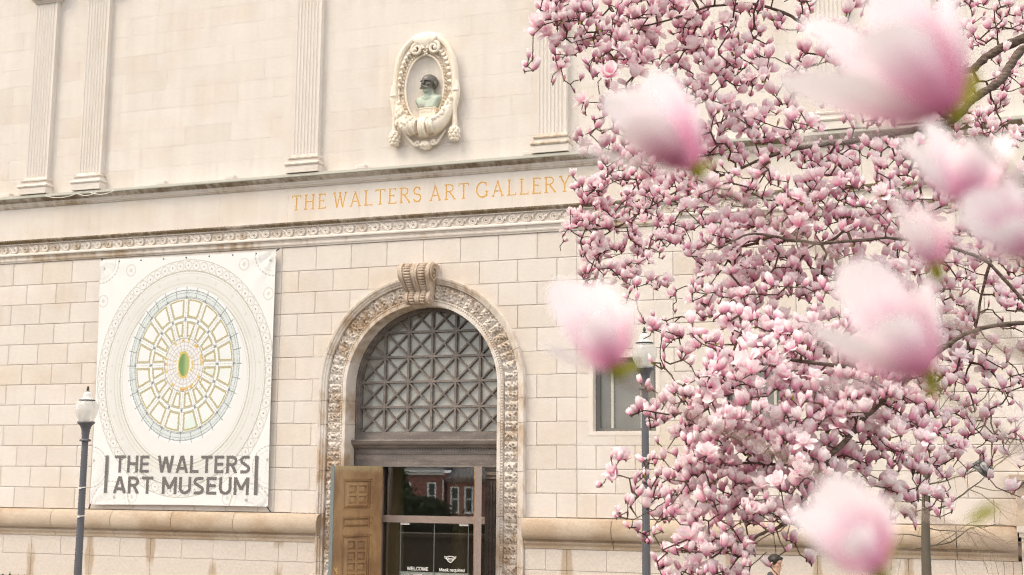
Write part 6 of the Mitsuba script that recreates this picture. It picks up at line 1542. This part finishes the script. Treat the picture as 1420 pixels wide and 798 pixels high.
# ------------------------------------------------------------------ bare street tree and a bag caught in its twigs
BT = 'bare_street_tree'
labels[BT] = {'label': 'thin bare street tree with fine drooping twigs, standing before the ledge at the right', 'category': 'tree'}
plain('grey_bark', (0.12, 0.105, 0.085), 0.95, spec=0.1)
plain('dry_twig', (0.22, 0.165, 0.115), 0.9, spec=0.1)
trunk = catmull([(8.285, -2.10, 0.0), (8.295, -2.10, 1.0), (8.30, -2.12, 1.9), (8.33, -2.2, 2.6), (8.38, -2.3, 3.3), (8.42, -2.4, 4.2), (8.5, -2.4, 5.2)], 6)
scene[BT + '__trunk'] = mikit.ply(tube(trunk, np.interp(np.linspace(0, 1, len(trunk)), [0, 0.3, 0.6, 1], [0.085, 0.062, 0.042, 0.008]), 12), 'grey_bark', smooth=True)
tr_ = np.random.default_rng(17)
fine = []
def twig(p, d, L, rad, depth):
    n = max(4, int(L / 0.09))
    P = [p]; dd = d / np.linalg.norm(d)
    for i in range(n):
        dd = dd + tr_.normal(0, 0.13, 3) + np.array([0, 0, -0.035 if depth > 0 else 0.0])
        dd /= np.linalg.norm(dd)
        P.append(P[-1] + dd * L / n)
    P = np.array(P)
    if depth == 0:
        put(BT + '__branch', tube(P, np.linspace(rad, rad * 0.3, len(P)), 6), 'grey_bark', smooth=True)
    else:
        fine.append(tube(P, np.linspace(rad, rad * 0.4, len(P)), 4))
    if depth < 2:
        for q in range(5 if depth == 0 else 3):
            i = tr_.integers(1, len(P) - 1)
            e = tr_.normal(0, 0.55, 3) + dd * 0.9
            twig(P[i], e, L * tr_.uniform(0.35, 0.65), rad * 0.45, depth + 1)
for z, dx, dy, dz, L, rad in ((1.95, 1.0, -0.1, 0.28, 1.3, 0.014), (2.05, -0.9, -0.2, 0.05, 0.95, 0.011), (2.35, 1.0, -0.3, 0.30, 1.4, 0.016), (2.5, -0.8, 0.1, 0.3, 0.9, 0.012), (2.75, 0.9, 0.0, 0.25, 1.25, 0.013), (3.0, 0.8, -0.3, 0.5, 1.2, 0.012),
                         (2.2, 0.9, 0.2, -0.12, 1.1, 0.009), (3.5, 0.4, -0.1, 0.8, 0.7, 0.008), (3.9, -0.4, 0.1, 0.9, 0.7, 0.008), (1.85, 0.8, -0.4, -0.05, 0.9, 0.008), (1.9, -0.7, -0.3, -0.1, 0.7, 0.008)):
    c = trunk[np.argmin(np.abs(trunk[:, 2] - z))]
    twig(c, np.array([dx, dy, dz]), L, rad, 0)
scene[BT + '__fine_twigs'] = mikit.ply(cat(fine), 'dry_twig'); labels[BT + '__fine_twigs'] = {'kind': 'stuff'}

def film_fn(p, n, uv):
    a = mfbm(p.x * 14, p.y * 14, p.z * 14, 3)
    return mmix((0.05, 0.052, 0.055), (0.30, 0.30, 0.30), msmooth(0.42, 0.72, a))
mat('plastic_film', {'type': 'twosided', 'bsdf': {'type': 'principled', 'base_color': mikit.proc(film_fn), 'roughness': 0.22, 'specular': 0.7}})
def bag():
    m = trimesh.creation.icosphere(subdivisions=4)
    v = np.array(m.vertices)
    v = v * np.array([0.135, 0.075, 0.115])
    cr = meshkit.fbm(v * 13 + 3, 4, 5)
    v = v * (1 + 0.9 * (cr - 0.5))[:, None]
    fold = np.abs(np.sin(v[:, 0] * 42 + v[:, 2] * 30 + cr * 4)) * 0.016
    v[:, 1] -= fold
    tail = np.clip(-v[:, 0] / 0.13, 0, 1)                    # gathered end at the left, knotted on the twig
    v[:, 1] *= 1 - 0.6 * tail; v[:, 2] = v[:, 2] * (1 - 0.72 * tail ** 0.8) + 0.03 * tail
    v[:, 0] -= 0.05 * tail ** 2
    v[:, 2] -= 0.05 * np.clip(v[:, 0] / 0.13, 0, 1)
    return v + np.array([9.05, -2.60, 2.95]), np.array(m.faces)
scene['plastic_bag'] = mikit.ply(bag(), 'plastic_film', smooth=True)
labels['plastic_bag'] = {'label': 'crumpled dark grey plastic bag snagged on bare twigs beside the stone pedestal', 'category': 'bag'}
